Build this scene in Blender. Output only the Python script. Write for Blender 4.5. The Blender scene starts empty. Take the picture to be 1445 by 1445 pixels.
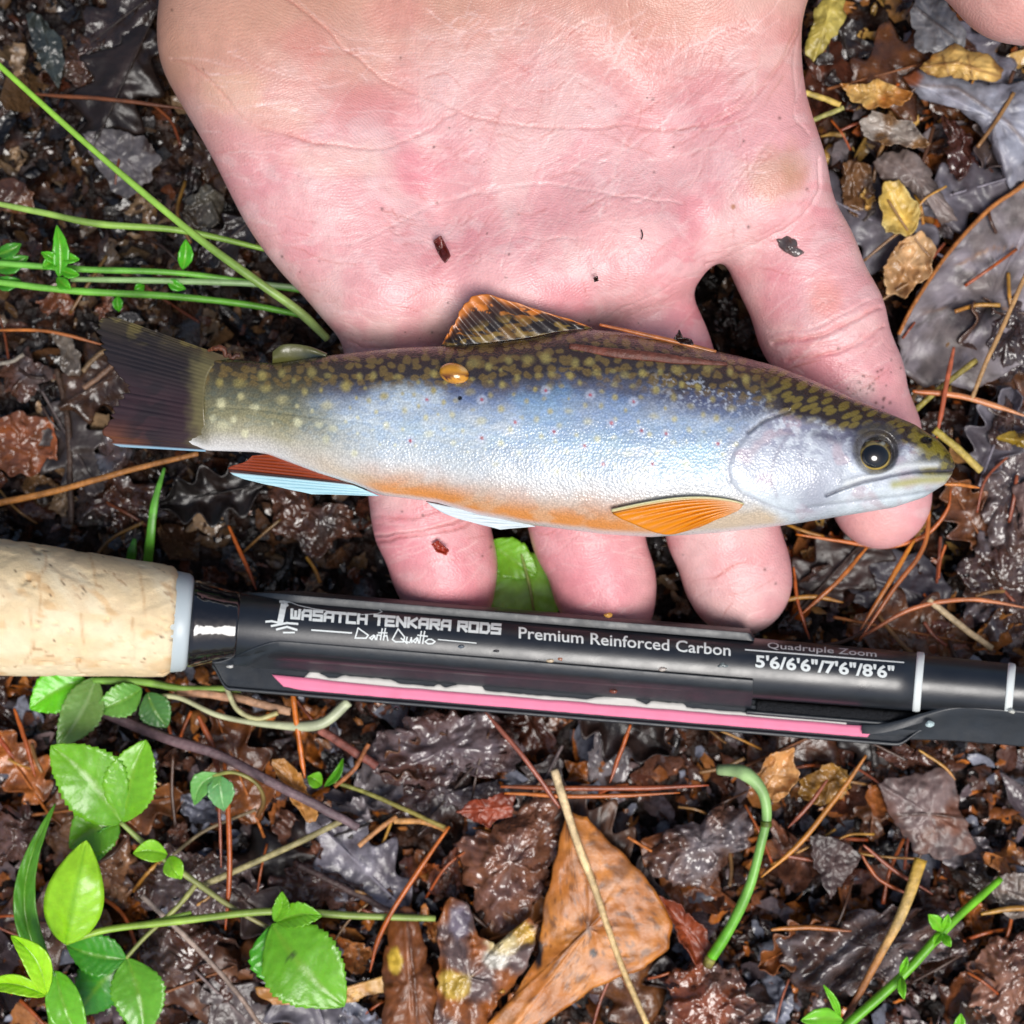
import bpy, bmesh, math, random
import numpy as np
from mathutils import Vector, Matrix

# ------------------------------------------------------------------ camera, sky, sun, exposure
scene = bpy.context.scene
COL = scene.collection
S = 0.00012          # metres per photograph pixel in the plane of the fish
ZF = 0.036           # height of that plane above the forest floor
D = 0.24             # camera distance from it
CX = CY = 722.5

cam_data = bpy.data.cameras.new('camera')
cam = bpy.data.objects.new('camera', cam_data)
COL.objects.link(cam)
cam.location = (0, 0, ZF + D)
cam.rotation_euler = (0, 0, 0)
cam_data.sensor_width = 36
cam_data.lens = 36 / (2 * (1445 * S / 2) / D)
cam_data.clip_start = 0.01
cam_data.clip_end = 200
cam_data.dof.use_dof = True
cam_data.dof.focus_distance = D - 0.001
cam_data.dof.aperture_fstop = 15
scene.camera = cam

SUN_AZ, SUN_EL = math.radians(-70), math.radians(64)     # light falls in from the foot of the picture
world = bpy.data.worlds.new('World')
scene.world = world
world.use_nodes = True
wn = world.node_tree
for n in list(wn.nodes):
    wn.nodes.remove(n)
sky = wn.nodes.new('ShaderNodeTexSky')
sky.sky_type = 'NISHITA'
sky.sun_disc = False
sky.sun_elevation = SUN_EL
sky.sun_rotation = math.pi / 2 - SUN_AZ
sky.air_density = 1.0
sky.dust_density = 4.0
hs = wn.nodes.new('ShaderNodeHueSaturation')
hs.inputs['Saturation'].default_value = 1.0
bg = wn.nodes.new('ShaderNodeBackground')
bg.inputs['Strength'].default_value = 0.07
wo = wn.nodes.new('ShaderNodeOutputWorld')
wn.links.new(sky.outputs[0], hs.inputs['Color'])
wn.links.new(hs.outputs[0], bg.inputs[0])
wn.links.new(bg.outputs[0], wo.inputs[0])

sun_d = bpy.data.lights.new('sun', 'SUN')
sun_d.energy = 2.0
sun_d.angle = math.radians(32)
sun_d.color = (1.0, 0.985, 0.96)
sun = bpy.data.objects.new('sun', sun_d)
COL.objects.link(sun)
sv = Vector((math.cos(SUN_EL) * math.cos(SUN_AZ), math.cos(SUN_EL) * math.sin(SUN_AZ), math.sin(SUN_EL)))
sun.rotation_euler = sv.to_track_quat('Z', 'Y').to_euler()
sun.location = sv * 2

scene.view_settings.view_transform = 'Standard'
scene.view_settings.look = 'None'
scene.view_settings.gamma = 1
scene.cycles.max_bounces = 6
scene.cycles.diffuse_bounces = 3
scene.cycles.glossy_bounces = 3
scene.view_settings.exposure = 0.42

# ------------------------------------------------------------------ helpers
RND = random.Random(7)
ORG = {}

def W(u, v, z):
    """photograph pixel + height above the ground (m) -> point in the place"""
    u = np.asarray(u, float); v = np.asarray(v, float); z = np.asarray(z, float)
    k = (D - (z - ZF)) / D
    return np.stack(np.broadcast_arrays((u - CX) * S * k, (CY - v) * S * k, z), -1)

def toUV(P):
    k = (D - (P[:, 2] - ZF)) / D
    return P[:, 0] / (S * k) + CX, CY - P[:, 1] / (S * k)

def lin(c):
    c = np.asarray(c, float) / 255.0
    return np.where(c <= 0.04045, c / 12.92, ((c + 0.055) / 1.055) ** 2.4)

def sst(a, b, x):
    t = np.clip((x - a) / (b - a), 0, 1)
    return t * t * (3 - 2 * t)

def _hash(ix, iy, iz, seed):
    n = (ix.astype(np.int64) * 374761393 + iy.astype(np.int64) * 668265263 + iz.astype(np.int64) * 2147483647 + seed * 974711) & 0xFFFFFFFF
    n = ((n ^ (n >> 13)) * 1274126177) & 0xFFFFFFFF
    n = n ^ (n >> 16)
    n = (n * 2246822519) & 0xFFFFFFFF
    n = n ^ (n >> 15)
    return n.astype(np.float64) / 4294967296.0

def noise2(x, y, seed=0):
    x = np.asarray(x, float); y = np.asarray(y, float)
    x0 = np.floor(x); y0 = np.floor(y)
    fx = x - x0; fy = y - y0
    fx = fx * fx * (3 - 2 * fx); fy = fy * fy * (3 - 2 * fy)
    z = np.zeros_like(x0)
    a = _hash(x0, y0, z, seed); b = _hash(x0 + 1, y0, z, seed)
    c = _hash(x0, y0 + 1, z, seed); d = _hash(x0 + 1, y0 + 1, z, seed)
    return (a * (1 - fx) + b * fx) * (1 - fy) + (c * (1 - fx) + d * fx) * fy

def worley(x, y, seed=0):
    x0, y0 = np.floor(x), np.floor(y); z = np.zeros_like(x0); best = np.full(np.shape(x), 9.0)
    for i in (-1, 0, 1):
        for j in (-1, 0, 1):
            cx, cy = x0 + i, y0 + j
            best = np.minimum(best, np.hypot(cx + .15 + .7 * _hash(cx, cy, z, seed) - x, cy + .15 + .7 * _hash(cx, cy, z, seed + 7) - y))
    return best

def fbm(x, y, seed=0, oct=4, gain=0.5):
    s = 0; a = 1; t = 0
    for i in range(oct):
        # rotate each octave so that the lattice does not show
        c, sn = math.cos(0.6 + i), math.sin(0.6 + i)
        s = s + a * noise2((x * c - y * sn) * 2 ** i, (x * sn + y * c) * 2 ** i, seed + 31 * i)
        t += a; a *= gain
    return s / t

def mix(a, b, t):
    t = np.asarray(t)[..., None]
    return a * (1 - t) + b * t

def catmull(pts, n, closed=False):
    p = np.asarray(pts, float)
    m = len(p)
    if closed:
        seg = m
        t = np.linspace(0, m, n, endpoint=False)
    else:
        seg = m - 1
        t = np.linspace(0, m - 1, n)
    i = np.minimum(t.astype(int), seg - 1); f = (t - i)[:, None]
    if closed:
        g = lambda k: p[(i + k) % m]
        p0, p1, p2, p3 = g(-1), g(0), g(1), g(2)
    else:
        g = lambda k: p[np.clip(i + k, 0, m - 1)]
        p0, p1, p2, p3 = g(-1), g(0), g(1), g(2)
        p0 = np.where((i == 0)[:, None], 2 * p1 - p2, p0)
        p3 = np.where((i == m - 2)[:, None], 2 * p2 - p1, p3)
    return 0.5 * (2 * p1 + (p2 - p0) * f + (2 * p0 - 5 * p1 + 4 * p2 - p3) * f ** 2 + (3 * p1 - p0 - 3 * p2 + p3) * f ** 3)

def seg_dist(u, v, line):
    """distance in pixels from points to a polyline"""
    d = np.full(np.shape(u), 1e9)
    L = np.asarray(line, float)
    for a, b in zip(L[:-1], L[1:]):
        ab = b - a; q = ab @ ab + 1e-9
        t = np.clip(((u - a[0]) * ab[0] + (v - a[1]) * ab[1]) / q, 0, 1)
        d = np.minimum(d, np.hypot(u - a[0] - t * ab[0], v - a[1] - t * ab[1]))
    return d

def build_mesh(name, V, F, col=None, smooth=True):
    me = bpy.data.meshes.new(name)
    V = np.asarray(V, np.float32)
    if isinstance(F, np.ndarray):
        k = F.shape[1]
        me.vertices.add(len(V)); me.vertices.foreach_set('co', V.ravel())
        me.loops.add(F.size); me.loops.foreach_set('vertex_index', F.astype(np.int32).ravel())
        me.polygons.add(len(F))
        me.polygons.foreach_set('loop_start', np.arange(0, F.size, k, dtype=np.int32))
        me.polygons.foreach_set('loop_total', np.full(len(F), k, np.int32))
        me.update(calc_edges=True)
    else:
        me.from_pydata([tuple(map(float, p)) for p in V], [], F)
    if col is not None:
        paint(me, col)
    if smooth:
        me.polygons.foreach_set('use_smooth', np.ones(len(me.polygons), bool))
    me.update()
    return me

def paint(me, col):
    col = np.asarray(col, np.float32)
    if col.ndim == 1:
        col = np.tile(col, (len(me.vertices), 1))
    if col.shape[1] == 3:
        col = np.concatenate([col, np.ones((len(col), 1), np.float32)], 1)
    at = me.color_attributes.get('tint') or me.color_attributes.new('tint', 'FLOAT_COLOR', 'POINT')
    at.data.foreach_set('color', np.ascontiguousarray(col, np.float32).ravel())

def mk(name, V, F, mat, parent=None, col=None, smooth=True, solid=0.0):
    V = np.asarray(V, float)
    if parent is None:
        o0 = np.array([V[:, 0].mean(), V[:, 1].mean(), V[:, 2].min()])
    else:
        o0 = np.array([V[:, 0].mean(), V[:, 1].mean(), V[:, 2].mean()])
    me = build_mesh(name, V - o0, F, col, smooth)
    me.materials.append(mat)
    o = bpy.data.objects.new(name, me)
    COL.objects.link(o)
    if parent is not None:
        o.parent = parent
        o.location = o0 - ORG[parent.name]
    else:
        o.location = o0
    ORG[o.name] = o0
    if solid:
        m = o.modifiers.new('thickness', 'SOLIDIFY'); m.thickness = solid; m.offset = 0
    return o

def empty(name, loc):
    o = bpy.data.objects.new(name, None)
    COL.objects.link(o)
    o.location = loc
    o.empty_display_size = 0.01
    ORG[o.name] = np.asarray(loc, float)
    return o

def tag(o, label=None, cat=None, group=None, kind=None):
    if label: o['label'] = label
    if cat: o['category'] = cat
    if group: o['group'] = group
    if kind: o['kind'] = kind
    return o

def grid_faces(n, m, close=False):
    """quads of an n x m vertex grid; close joins the last column to the first"""
    i = np.arange(n - 1)[:, None]
    j = np.arange(m if close else m - 1)[None, :]
    a = i * m + j; b = i * m + (j + 1) % m
    return np.stack([a, b, b + m, a + m], -1).reshape(-1, 4)

def tube_arrays(P, R, sides=8, flat=1.0):
    """round (or flattened) tube along world points P with radii R (m)"""
    P = np.asarray(P, float); n = len(P)
    R = np.broadcast_to(np.asarray(R, float), (n,))
    T = np.gradient(P, axis=0); T /= np.linalg.norm(T, axis=1)[:, None] + 1e-12
    up = np.array([0, 0, 1.0])
    A = np.cross(T, up); A /= np.linalg.norm(A, axis=1)[:, None] + 1e-9
    B = np.cross(A, T)
    th = np.linspace(0, 2 * np.pi, sides, endpoint=False)
    V = P[:, None] + R[:, None, None] * (np.cos(th)[None, :, None] * A[:, None] + flat * np.sin(th)[None, :, None] * B[:, None])
    V = V.reshape(-1, 3)
    F = [tuple(int(x) for x in q) for q in grid_faces(n, sides, True)]
    F.append(tuple(range(sides - 1, -1, -1)))
    F.append(tuple(range((n - 1) * sides, n * sides)))
    return V, F

def strand(name, pts, rpx, mat, parent=None, c0=(150, 90, 40), c1=None, n=40, sides=8, flat=1.0, jitter=0.0, seed=0):
    """a stem, needle or twig along (u, v, z_mm) points; rpx radius in pixels, a number or a list along it"""
    p = catmull(pts, n)
    t = np.linspace(0, 1, n)
    if jitter:
        p[:, 0] += jitter * (fbm(t * 6, t * 0 + seed, seed) - .5); p[:, 1] += jitter * (fbm(t * 6, t * 0 + seed + 9, seed + 3) - .5)
    P = W(p[:, 0], p[:, 1], p[:, 2] / 1000)
    r = np.interp(t, np.linspace(0, 1, len(np.atleast_1d(rpx))), np.atleast_1d(rpx)) * S
    r = r * (1 + 0.12 * (noise2(t * 14, t * 0 + seed, seed) - .5))
    V, F = tube_arrays(P, r, sides, flat)
    cs_ = np.array([lin(x) for x in ([c0] + (c1 if isinstance(c1, list) else [c1 if c1 is not None else c0]))])
    cc = np.stack([np.interp(t, np.linspace(0, 1, len(cs_)), cs_[:, i]) for i in range(3)], 1)
    cc = cc * (0.75 + 0.5 * noise2(t * 17, t * 0 + seed, seed + 5))[:, None]
    return mk(name, V, F, mat, parent, np.repeat(cc, sides, 0))

def resample(pts, n):
    p = np.asarray(list(pts) + [pts[0]], float)
    d = np.concatenate([[0], np.cumsum(np.linalg.norm(np.diff(p, axis=0), axis=1))])
    t = np.linspace(0, d[-1], n, endpoint=False)
    return np.stack([np.interp(t, d, p[:, 0]), np.interp(t, d, p[:, 1])], 1)

def patch_arrays(outline, z, amp=1.5, curl=0.0, rings=14, seg=90, rough=3.0, seed=0, center=None, tilt=(0, 0), fold=None, freq=1 / 45.0, fine=0.5, crump=0.8, sharp=False):
    """leaf-like sheet inside a pixel outline; z, amp, curl in mm"""
    o = resample(outline, seg) if sharp else catmull(outline, seg, True)
    c = np.asarray(center if center is not None else o.mean(0), float)
    a = np.arange(seg) / seg
    dirv = o - c
    ln = np.linalg.norm(dirv, axis=1)[:, None] + 1e-6
    jig = (fbm(o[:, 0] / 7.0, o[:, 1] / 7.0, seed, 3) - .5) * 2 * rough + (fbm(o[:, 0] / 24.0, o[:, 1] / 24.0, seed + 4, 2) - .5) * 4.5 * rough
    o = o + dirv / ln * jig[:, None]
    t = np.linspace(0, 1, rings + 1)[1:] ** 0.8
    uv = c + (o - c)[None] * t[:, None, None]
    uv = np.concatenate([c[None], uv.reshape(-1, 2)], 0)
    rr = np.concatenate([[0], np.repeat(t, seg)])
    u, v = uv[:, 0], uv[:, 1]
    zz = z + amp * 2 * (fbm(u * freq, v * freq, seed + 11, 4) - .5) + curl * rr ** 2.2
    zz = zz + fine * (fbm(u / 8.0, v / 8.0, seed + 41, 2) - .5)
    cr = 1 - np.abs(2 * fbm(u / 34.0, v / 34.0, seed + 81, 3, .55) - 1) * 3.2
    zz = zz + crump * np.clip(cr, -1, 1) * np.abs(np.clip(cr, -1, 1)) * (.5 + rr)
    zz = zz + tilt[0] * (u - c[0]) / 100 + tilt[1] * (v - c[1]) / 100
    if fold is not None:
        line, depth, width = fold
        zz = zz - depth * np.exp(-(seg_dist(u, v, line) / width) ** 2)
    F = []
    for k in range(seg):
        F.append((0, 1 + k, 1 + (k + 1) % seg))
    for i in range(rings - 1):
        b0 = 1 + i * seg; b1 = b0 + seg
        for k in range(seg):
            k2 = (k + 1) % seg
            F.append((b0 + k, b1 + k, b1 + k2, b0 + k2))
    return u, v, zz, rr, F

def smoothmin(a, b, k):
    h = np.maximum(k - np.abs(a - b), 0) / k
    return np.minimum(a, b) - h * h * k * 0.25

def surface_nets(f, origin, h):
    s = f < 0
    nx, ny, nz = f.shape
    cnt = np.zeros((nx - 1, ny - 1, nz - 1), np.int8)
    corners = [(i, j, k) for i in (0, 1) for j in (0, 1) for k in (0, 1)]
    for i, j, k in corners:
        cnt += s[i:nx - 1 + i, j:ny - 1 + j, k:nz - 1 + k]
    mask = (cnt > 0) & (cnt < 8)
    cells = np.argwhere(mask)
    idx = np.full(mask.shape, -1, np.int64); idx[mask] = np.arange(len(cells))
    acc = np.zeros((len(cells), 3)); num = np.zeros(len(cells))
    for a in corners:
        for ax in range(3):
            if a[ax] == 0:
                b = list(a); b[ax] = 1
                fa = f[cells[:, 0] + a[0], cells[:, 1] + a[1], cells[:, 2] + a[2]]
                fb = f[cells[:, 0] + b[0], cells[:, 1] + b[1], cells[:, 2] + b[2]]
                cr = (fa < 0) != (fb < 0)
                t = np.where(cr, fa / np.where(cr, fa - fb, 1), 0)
                pos = np.tile(np.array(a, float), (len(cells), 1)); pos[:, ax] = t
                acc[cr] += pos[cr]; num[cr] += 1
    V = origin + h * (cells + acc / num[:, None])
    Fs = []
    for ax in range(3):
        o1, o2 = (ax + 1) % 3, (ax + 2) % 3
        sl0 = [slice(None)] * 3; sl1 = [slice(None)] * 3
        sl0[ax] = slice(0, -1); sl1[ax] = slice(1, None)
        a, b = s[tuple(sl0)], s[tuple(sl1)]
        e = np.argwhere(a != b)
        e = e[(e[:, o1] > 0) & (e[:, o2] > 0) & (e[:, o1] < f.shape[o1] - 1) & (e[:, o2] < f.shape[o2] - 1)]
        inside = a[e[:, 0], e[:, 1], e[:, 2]]
        q = []
        for d1, d2 in ((-1, -1), (0, -1), (0, 0), (-1, 0)):
            c = e.copy(); c[:, o1] += d1; c[:, o2] += d2
            q.append(idx[c[:, 0], c[:, 1], c[:, 2]])
        q = np.stack(q, 1)
        q[~inside] = q[~inside][:, ::-1]
        Fs.append(q)
    return V, np.concatenate(Fs)

def quad_edges(F, nv):
    E = np.sort(np.stack([F, np.roll(F, -1, 1)], 2).reshape(-1, 2), 1)
    key = E[:, 0] * nv + E[:, 1]
    uq, inv = np.unique(key, return_inverse=True)
    return np.stack([uq // nv, uq % nv], 1), inv.reshape(F.shape)

def relax(V, E, it, f=0.5):
    nv = len(V)
    cnt = np.bincount(E.ravel(), minlength=nv)[:, None]
    for _ in range(it):
        acc = np.stack([np.bincount(E[:, 0], V[E[:, 1], i], nv) + np.bincount(E[:, 1], V[E[:, 0], i], nv) for i in range(3)], 1)
        V = V + f * (acc / cnt - V)
    return V

def refine(V, F):
    """split every quad in four and soften"""
    E, fe = quad_edges(F, len(V))
    V = relax(V, E, 4)
    nv, ne = len(V), len(E)
    V2 = np.concatenate([V, V[E].mean(1), V[F].mean(1)])
    c = nv + ne + np.arange(len(F)); e = fe + nv
    F2 = np.concatenate([np.stack([F[:, i], e[:, i], c, e[:, (i - 1) % 4]], 1) for i in range(4)])
    E2, _ = quad_edges(F2, len(V2))
    return relax(V2, E2, 3), F2

# ------------------------------------------------------------------ materials
def attr_mat(name, rough=0.45, rough_var=0.0, rough_scale=300, spec=0.5, coat=0.0, coat_rough=0.1, bumps=(), var=0.0, var_scale=400,
             sss=0.0, sss_scale=0.002, obj_var=0.0, trans=0.0, metallic=0.0, color=None, speckle=None):
    m = bpy.data.materials.new(name); m.use_nodes = True
    nt = m.node_tree; N = nt.nodes; Lk = nt.links
    b = N['Principled BSDF']
    tc = N.new('ShaderNodeTexCoord')
    if color is None:
        at = N.new('ShaderNodeAttribute'); at.attribute_name = 'tint'
        src = at.outputs['Color']; alpha = at.outputs['Alpha']
    else:
        rgb = N.new('ShaderNodeRGB'); rgb.outputs[0].default_value = (*lin(color), 1)
        src = rgb.outputs[0]; alpha = None
    def noise(scale, detail=3, rgh=0.6):
        t = N.new('ShaderNodeTexNoise'); t.inputs['Scale'].default_value = scale
        t.inputs['Detail'].default_value = detail; t.inputs['Roughness'].default_value = rgh
        Lk.new(tc.outputs['Object'], t.inputs['Vector'])
        return t.outputs[0]
    def rng(sock, a, bb, lo=0.25, hi=0.75):
        r = N.new('ShaderNodeMapRange'); r.inputs['From Min'].default_value = lo; r.inputs['From Max'].default_value = hi
        r.inputs['To Min'].default_value = a; r.inputs['To Max'].default_value = bb
        Lk.new(sock, r.inputs['Value'])
        return r.outputs[0]
    def scale_color(sock, fac):
        v = N.new('ShaderNodeVectorMath'); v.operation = 'SCALE'
        Lk.new(sock, v.inputs[0]); Lk.new(fac, v.inputs['Scale'])
        return v.outputs[0]
    if var:
        src = scale_color(src, rng(noise(var_scale, 4), 1 - var, 1 + var))
    if obj_var:
        oi = N.new('ShaderNodeObjectInfo')
        src = scale_color(src, rng(oi.outputs['Random'], 1 - obj_var, 1 + obj_var, 0, 1))
    if speckle:
        vo = N.new('ShaderNodeTexVoronoi'); vo.inputs['Scale'].default_value = speckle[0]
        Lk.new(tc.outputs['Object'], vo.inputs['Vector'])
        f = rng(vo.outputs['Distance'], 1 + speckle[1], 1 - speckle[1] * 1.3, 0.1, 0.75)
        if alpha is not None:
            mm = N.new('ShaderNodeMix'); mm.data_type = 'FLOAT'; mm.inputs[2].default_value = 1.0
            Lk.new(alpha, mm.inputs[0]); Lk.new(f, mm.inputs[3]); f = mm.outputs[0]
        src = scale_color(src, f)
    Lk.new(src, b.inputs['Base Color'])
    b.inputs['Roughness'].default_value = rough
    if rough_var:
        Lk.new(rng(noise(rough_scale, 3), max(0.03, rough - rough_var), min(1, rough + rough_var)), b.inputs['Roughness'])
    b.inputs['Specular IOR Level'].default_value = spec
    b.inputs['Coat Weight'].default_value = coat
    b.inputs['Coat Roughness'].default_value = coat_rough
    b.inputs['Metallic'].default_value = metallic
    if sss:
        b.inputs['Subsurface Weight'].default_value = sss
        b.inputs['Subsurface Scale'].default_value = sss_scale
        b.inputs['Subsurface Radius'].default_value = (1.0, 0.35, 0.25)
    if trans:
        b.inputs['Transmission Weight'].default_value = trans
    prev = None
    for bp in bumps:
        sc, st, dist = bp[:3]
        kind = bp[3] if len(bp) > 3 else 'noise'
        if kind == 'voronoi':
            vo = N.new('ShaderNodeTexVoronoi'); vo.inputs['Scale'].default_value = sc
            Lk.new(tc.outputs['Object'], vo.inputs['Vector']); hgt = vo.outputs['Distance']
        elif kind == 'lines':
            mp = N.new('ShaderNodeMapping'); mp.inputs['Rotation'].default_value = (0, 0, bp[4]); mp.inputs['Scale'].default_value = (1, bp[5], .3)
            nz = N.new('ShaderNodeTexNoise'); nz.inputs['Scale'].default_value = 150; nz.inputs['Detail'].default_value = 2
            Lk.new(tc.outputs['Object'], nz.inputs['Vector'])
            sc2 = N.new('ShaderNodeVectorMath'); sc2.operation = 'SCALE'; sc2.inputs['Scale'].default_value = 0.006
            Lk.new(nz.outputs['Color'], sc2.inputs[0])
            ad = N.new('ShaderNodeVectorMath'); ad.operation = 'ADD'
            Lk.new(tc.outputs['Object'], ad.inputs[0]); Lk.new(sc2.outputs[0], ad.inputs[1]); Lk.new(ad.outputs[0], mp.inputs['Vector'])
            vo = N.new('ShaderNodeTexVoronoi'); vo.feature = 'DISTANCE_TO_EDGE'; vo.inputs['Scale'].default_value = sc
            Lk.new(mp.outputs[0], vo.inputs['Vector'])
            hgt = rng(vo.outputs['Distance'], 0, 1, 0.0, bp[6])
            if len(bp) > 7:
                mm = N.new('ShaderNodeMix'); mm.data_type = 'RGBA'
                mm.inputs['B'].default_value = (*lin((246, 212, 206)), 1)
                gate = rng(noise(90, 2), 0.0, bp[7], 0.42, 0.62)
                inv = N.new('ShaderNodeMath'); inv.operation = 'SUBTRACT'; inv.inputs[0].default_value = 1.0; Lk.new(hgt, inv.inputs[1])
                ml = N.new('ShaderNodeMath'); ml.operation = 'MULTIPLY'; Lk.new(inv.outputs[0], ml.inputs[0]); Lk.new(gate, ml.inputs[1])
                Lk.new(ml.outputs[0], mm.inputs[0]); Lk.new(src, mm.inputs['A']); src = mm.outputs['Result']
                Lk.new(src, b.inputs['Base Color'])
        elif kind == 'ridges':
            nz = N.new('ShaderNodeTexNoise'); nz.inputs['Scale'].default_value = 60; nz.inputs['Detail'].default_value = 1
            Lk.new(tc.outputs['Object'], nz.inputs['Vector'])
            sc2 = N.new('ShaderNodeVectorMath'); sc2.operation = 'SCALE'; sc2.inputs['Scale'].default_value = 0.016
            Lk.new(nz.outputs['Color'], sc2.inputs[0])
            ad = N.new('ShaderNodeVectorMath'); ad.operation = 'ADD'
            Lk.new(tc.outputs['Object'], ad.inputs[0]); Lk.new(sc2.outputs[0], ad.inputs[1])
            wv = N.new('ShaderNodeTexWave'); wv.wave_type = 'BANDS'; wv.bands_direction = 'Y'
            wv.inputs['Scale'].default_value = sc; wv.inputs['Distortion'].default_value = 1.5
            wv.inputs['Detail Scale'].default_value = 0.6
            Lk.new(ad.outputs[0], wv.inputs['Vector']); hgt = wv.outputs[0]
        else:
            hgt = noise(sc, bp[4] if len(bp) > 4 else 4, 0.6)
        bn = N.new('ShaderNodeBump'); bn.inputs['Strength'].default_value = st; bn.inputs['Distance'].default_value = dist
        if kind == 'noise' and len(bp) > 5:
            Lk.new(rng(noise(bp[5], 2), st * .12, st, .42, .6), bn.inputs['Strength'])
        Lk.new(hgt, bn.inputs['Height'])
        if prev is not None:
            Lk.new(prev, bn.inputs['Normal'])
        prev = bn.outputs[0]
    if prev is not None:
        Lk.new(prev, b.inputs['Normal'])
        Lk.new(prev, b.inputs['Coat Normal'])
    return m

M = {}
M['soil'] = attr_mat('wet_soil', rough=0.34, rough_var=0.2, rough_scale=500, spec=0.25, bumps=((600, 0.8, 0.0014, 'noise', 2), (2200, 0.5, 0.0004)), var=0.45, var_scale=300)
M['leaf'] = attr_mat('wet_dead_leaf', rough=0.3, rough_var=0.14, rough_scale=250, spec=0.5, coat=0.5, coat_rough=0.14,
                     bumps=((200, 0.5, 0.0014, 'noise', 1), (1000, 0.45, 0.0005, 'noise', 3)), var=0.45, var_scale=330, obj_var=0.5)
M['lump'] = attr_mat('soaked_rotting_leaf', rough=0.24, rough_var=0.12, rough_scale=300, spec=0.55, coat=0.75, coat_rough=0.1,
                     bumps=((170, 0.5, 0.0016, 'noise', 1), (800, 0.85, 0.0008, 'noise', 1, 110)), var=0.45, var_scale=260, obj_var=0.4)
M['smoothleaf'] = attr_mat('smooth_dead_leaf', rough=0.42, rough_var=0.12, rough_scale=200, spec=0.45, coat=0.22, coat_rough=0.18,
                           bumps=((200, 0.16, 0.0008, 'noise', 1), (1300, 0.3, 0.0003)), var=0.28, var_scale=300)
M['litter'] = attr_mat('litter_crumb', rough=0.3, rough_var=0.16, rough_scale=600, spec=0.45, coat=0.6, coat_rough=0.1, bumps=((700, 0.6, 0.0006, 'noise', 1),), var=0.35, var_scale=700)
M['needle'] = attr_mat('pine_needle', rough=0.35, spec=0.5, coat=0.2, bumps=((1500, 0.3, 0.0002),), var=0.25, var_scale=500)
M['twig'] = attr_mat('twig_bark', rough=0.45, rough_var=0.15, spec=0.45, bumps=((1200, 0.6, 0.0005),), var=0.4, var_scale=700)
M['green'] = attr_mat('green_leaf', rough=0.32, rough_var=0.08, spec=0.5, coat=0.15, coat_rough=0.15, bumps=((700, 0.25, 0.0004),), var=0.18, var_scale=500, sss=0.12, sss_scale=0.001)
M['stem'] = attr_mat('green_stem', rough=0.38, spec=0.5, bumps=((900, 0.2, 0.0003),), var=0.2, var_scale=400)
M['skin'] = attr_mat('wet_skin', rough=0.42, rough_var=0.1, rough_scale=300, spec=0.45, coat=0.14, coat_rough=0.2, var=0.07, var_scale=500,
                     bumps=((640, 0.085, 0.0003, 'ridges'), (2400, 0.32, 0.00018, 'voronoi'), (800, 0.14, 0.0004)), sss=0.1, sss_scale=0.002)
M['fish'] = attr_mat('trout_skin', rough=0.3, rough_var=0.1, rough_scale=900, spec=0.5, coat=0.55, coat_rough=0.1, speckle=(2700, 0.15),
                     bumps=((2300, 0.5, 0.00014, 'voronoi'), (420, 0.16, 0.0004)))
M['fin'] = attr_mat('fin_membrane', rough=0.3, spec=0.5, coat=0.3, coat_rough=0.15, bumps=((1500, 0.2, 0.0002),))
M['eye'] = attr_mat('wet_eye', rough=0.06, spec=0.6, coat=1.0, coat_rough=0.02)
M['cork'] = attr_mat('cork_grip', rough=0.62, spec=0.3, bumps=((900, 0.35, 0.0004), (3500, 0.3, 0.0002)), var=0.08, var_scale=500)
M['ring'] = attr_mat('pale_winding_check', rough=0.35, spec=0.5, color=(188, 200, 204), bumps=((400, 0.05, 0.0002),))
M['gloss'] = attr_mat('gloss_black_lacquer', rough=0.1, spec=0.6, color=(12, 13, 18), coat=1.0, coat_rough=0.05, bumps=((260, 0.35, 0.0006, 'noise', 2),))
M['matte'] = attr_mat('satin_black_carbon', rough=0.34, rough_var=0.08, rough_scale=250, spec=0.9, color=(24, 29, 36), bumps=((2200, 0.12, 0.0001),), var=0.25, var_scale=180)
M['plastic'] = attr_mat('moulded_black_plastic', rough=0.45, rough_var=0.1, rough_scale=400, spec=0.8, color=(28, 35, 42), bumps=((1800, 0.12, 0.0002),), var=0.3, var_scale=250)
M['foam'] = attr_mat('black_foam', rough=0.8, spec=0.4, color=(26, 28, 33), bumps=((3000, 1.0, 0.0008),), var=0.5, var_scale=2500)
M['pink'] = attr_mat('pink_tape', rough=0.6, spec=0.3, color=(240, 134, 166), bumps=((1800, 0.2, 0.0002),), var=0.06, var_scale=300)
M['white'] = attr_mat('white_paper_backing', rough=0.6, spec=0.3, color=(215, 212, 205), var=0.06, var_scale=500)
M['print'] = attr_mat('white_print', rough=0.5, spec=0.3, color=(222, 228, 226))
M['greyprint'] = attr_mat('grey_print', rough=0.5, spec=0.3, color=(190, 194, 194))
M['amber'] = attr_mat('amber_seed', rough=0.12, spec=0.6, coat=0.6, coat_rough=0.05, var=0.2, var_scale=500)
# ------------------------------------------------------------------ forest floor
def ground_h(x, y):
    """height (m) of the bare soil"""
    u, v = x / S, y / S
    a = fbm(u / 260, v / 260, 1, 3) - .5
    b = fbm(u / 60, v / 60, 2, 4) - .5
    r = 1 - np.hypot(x, y) / 0.5
    return 0.006 * a + 0.0045 * b - 0.0025

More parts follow.
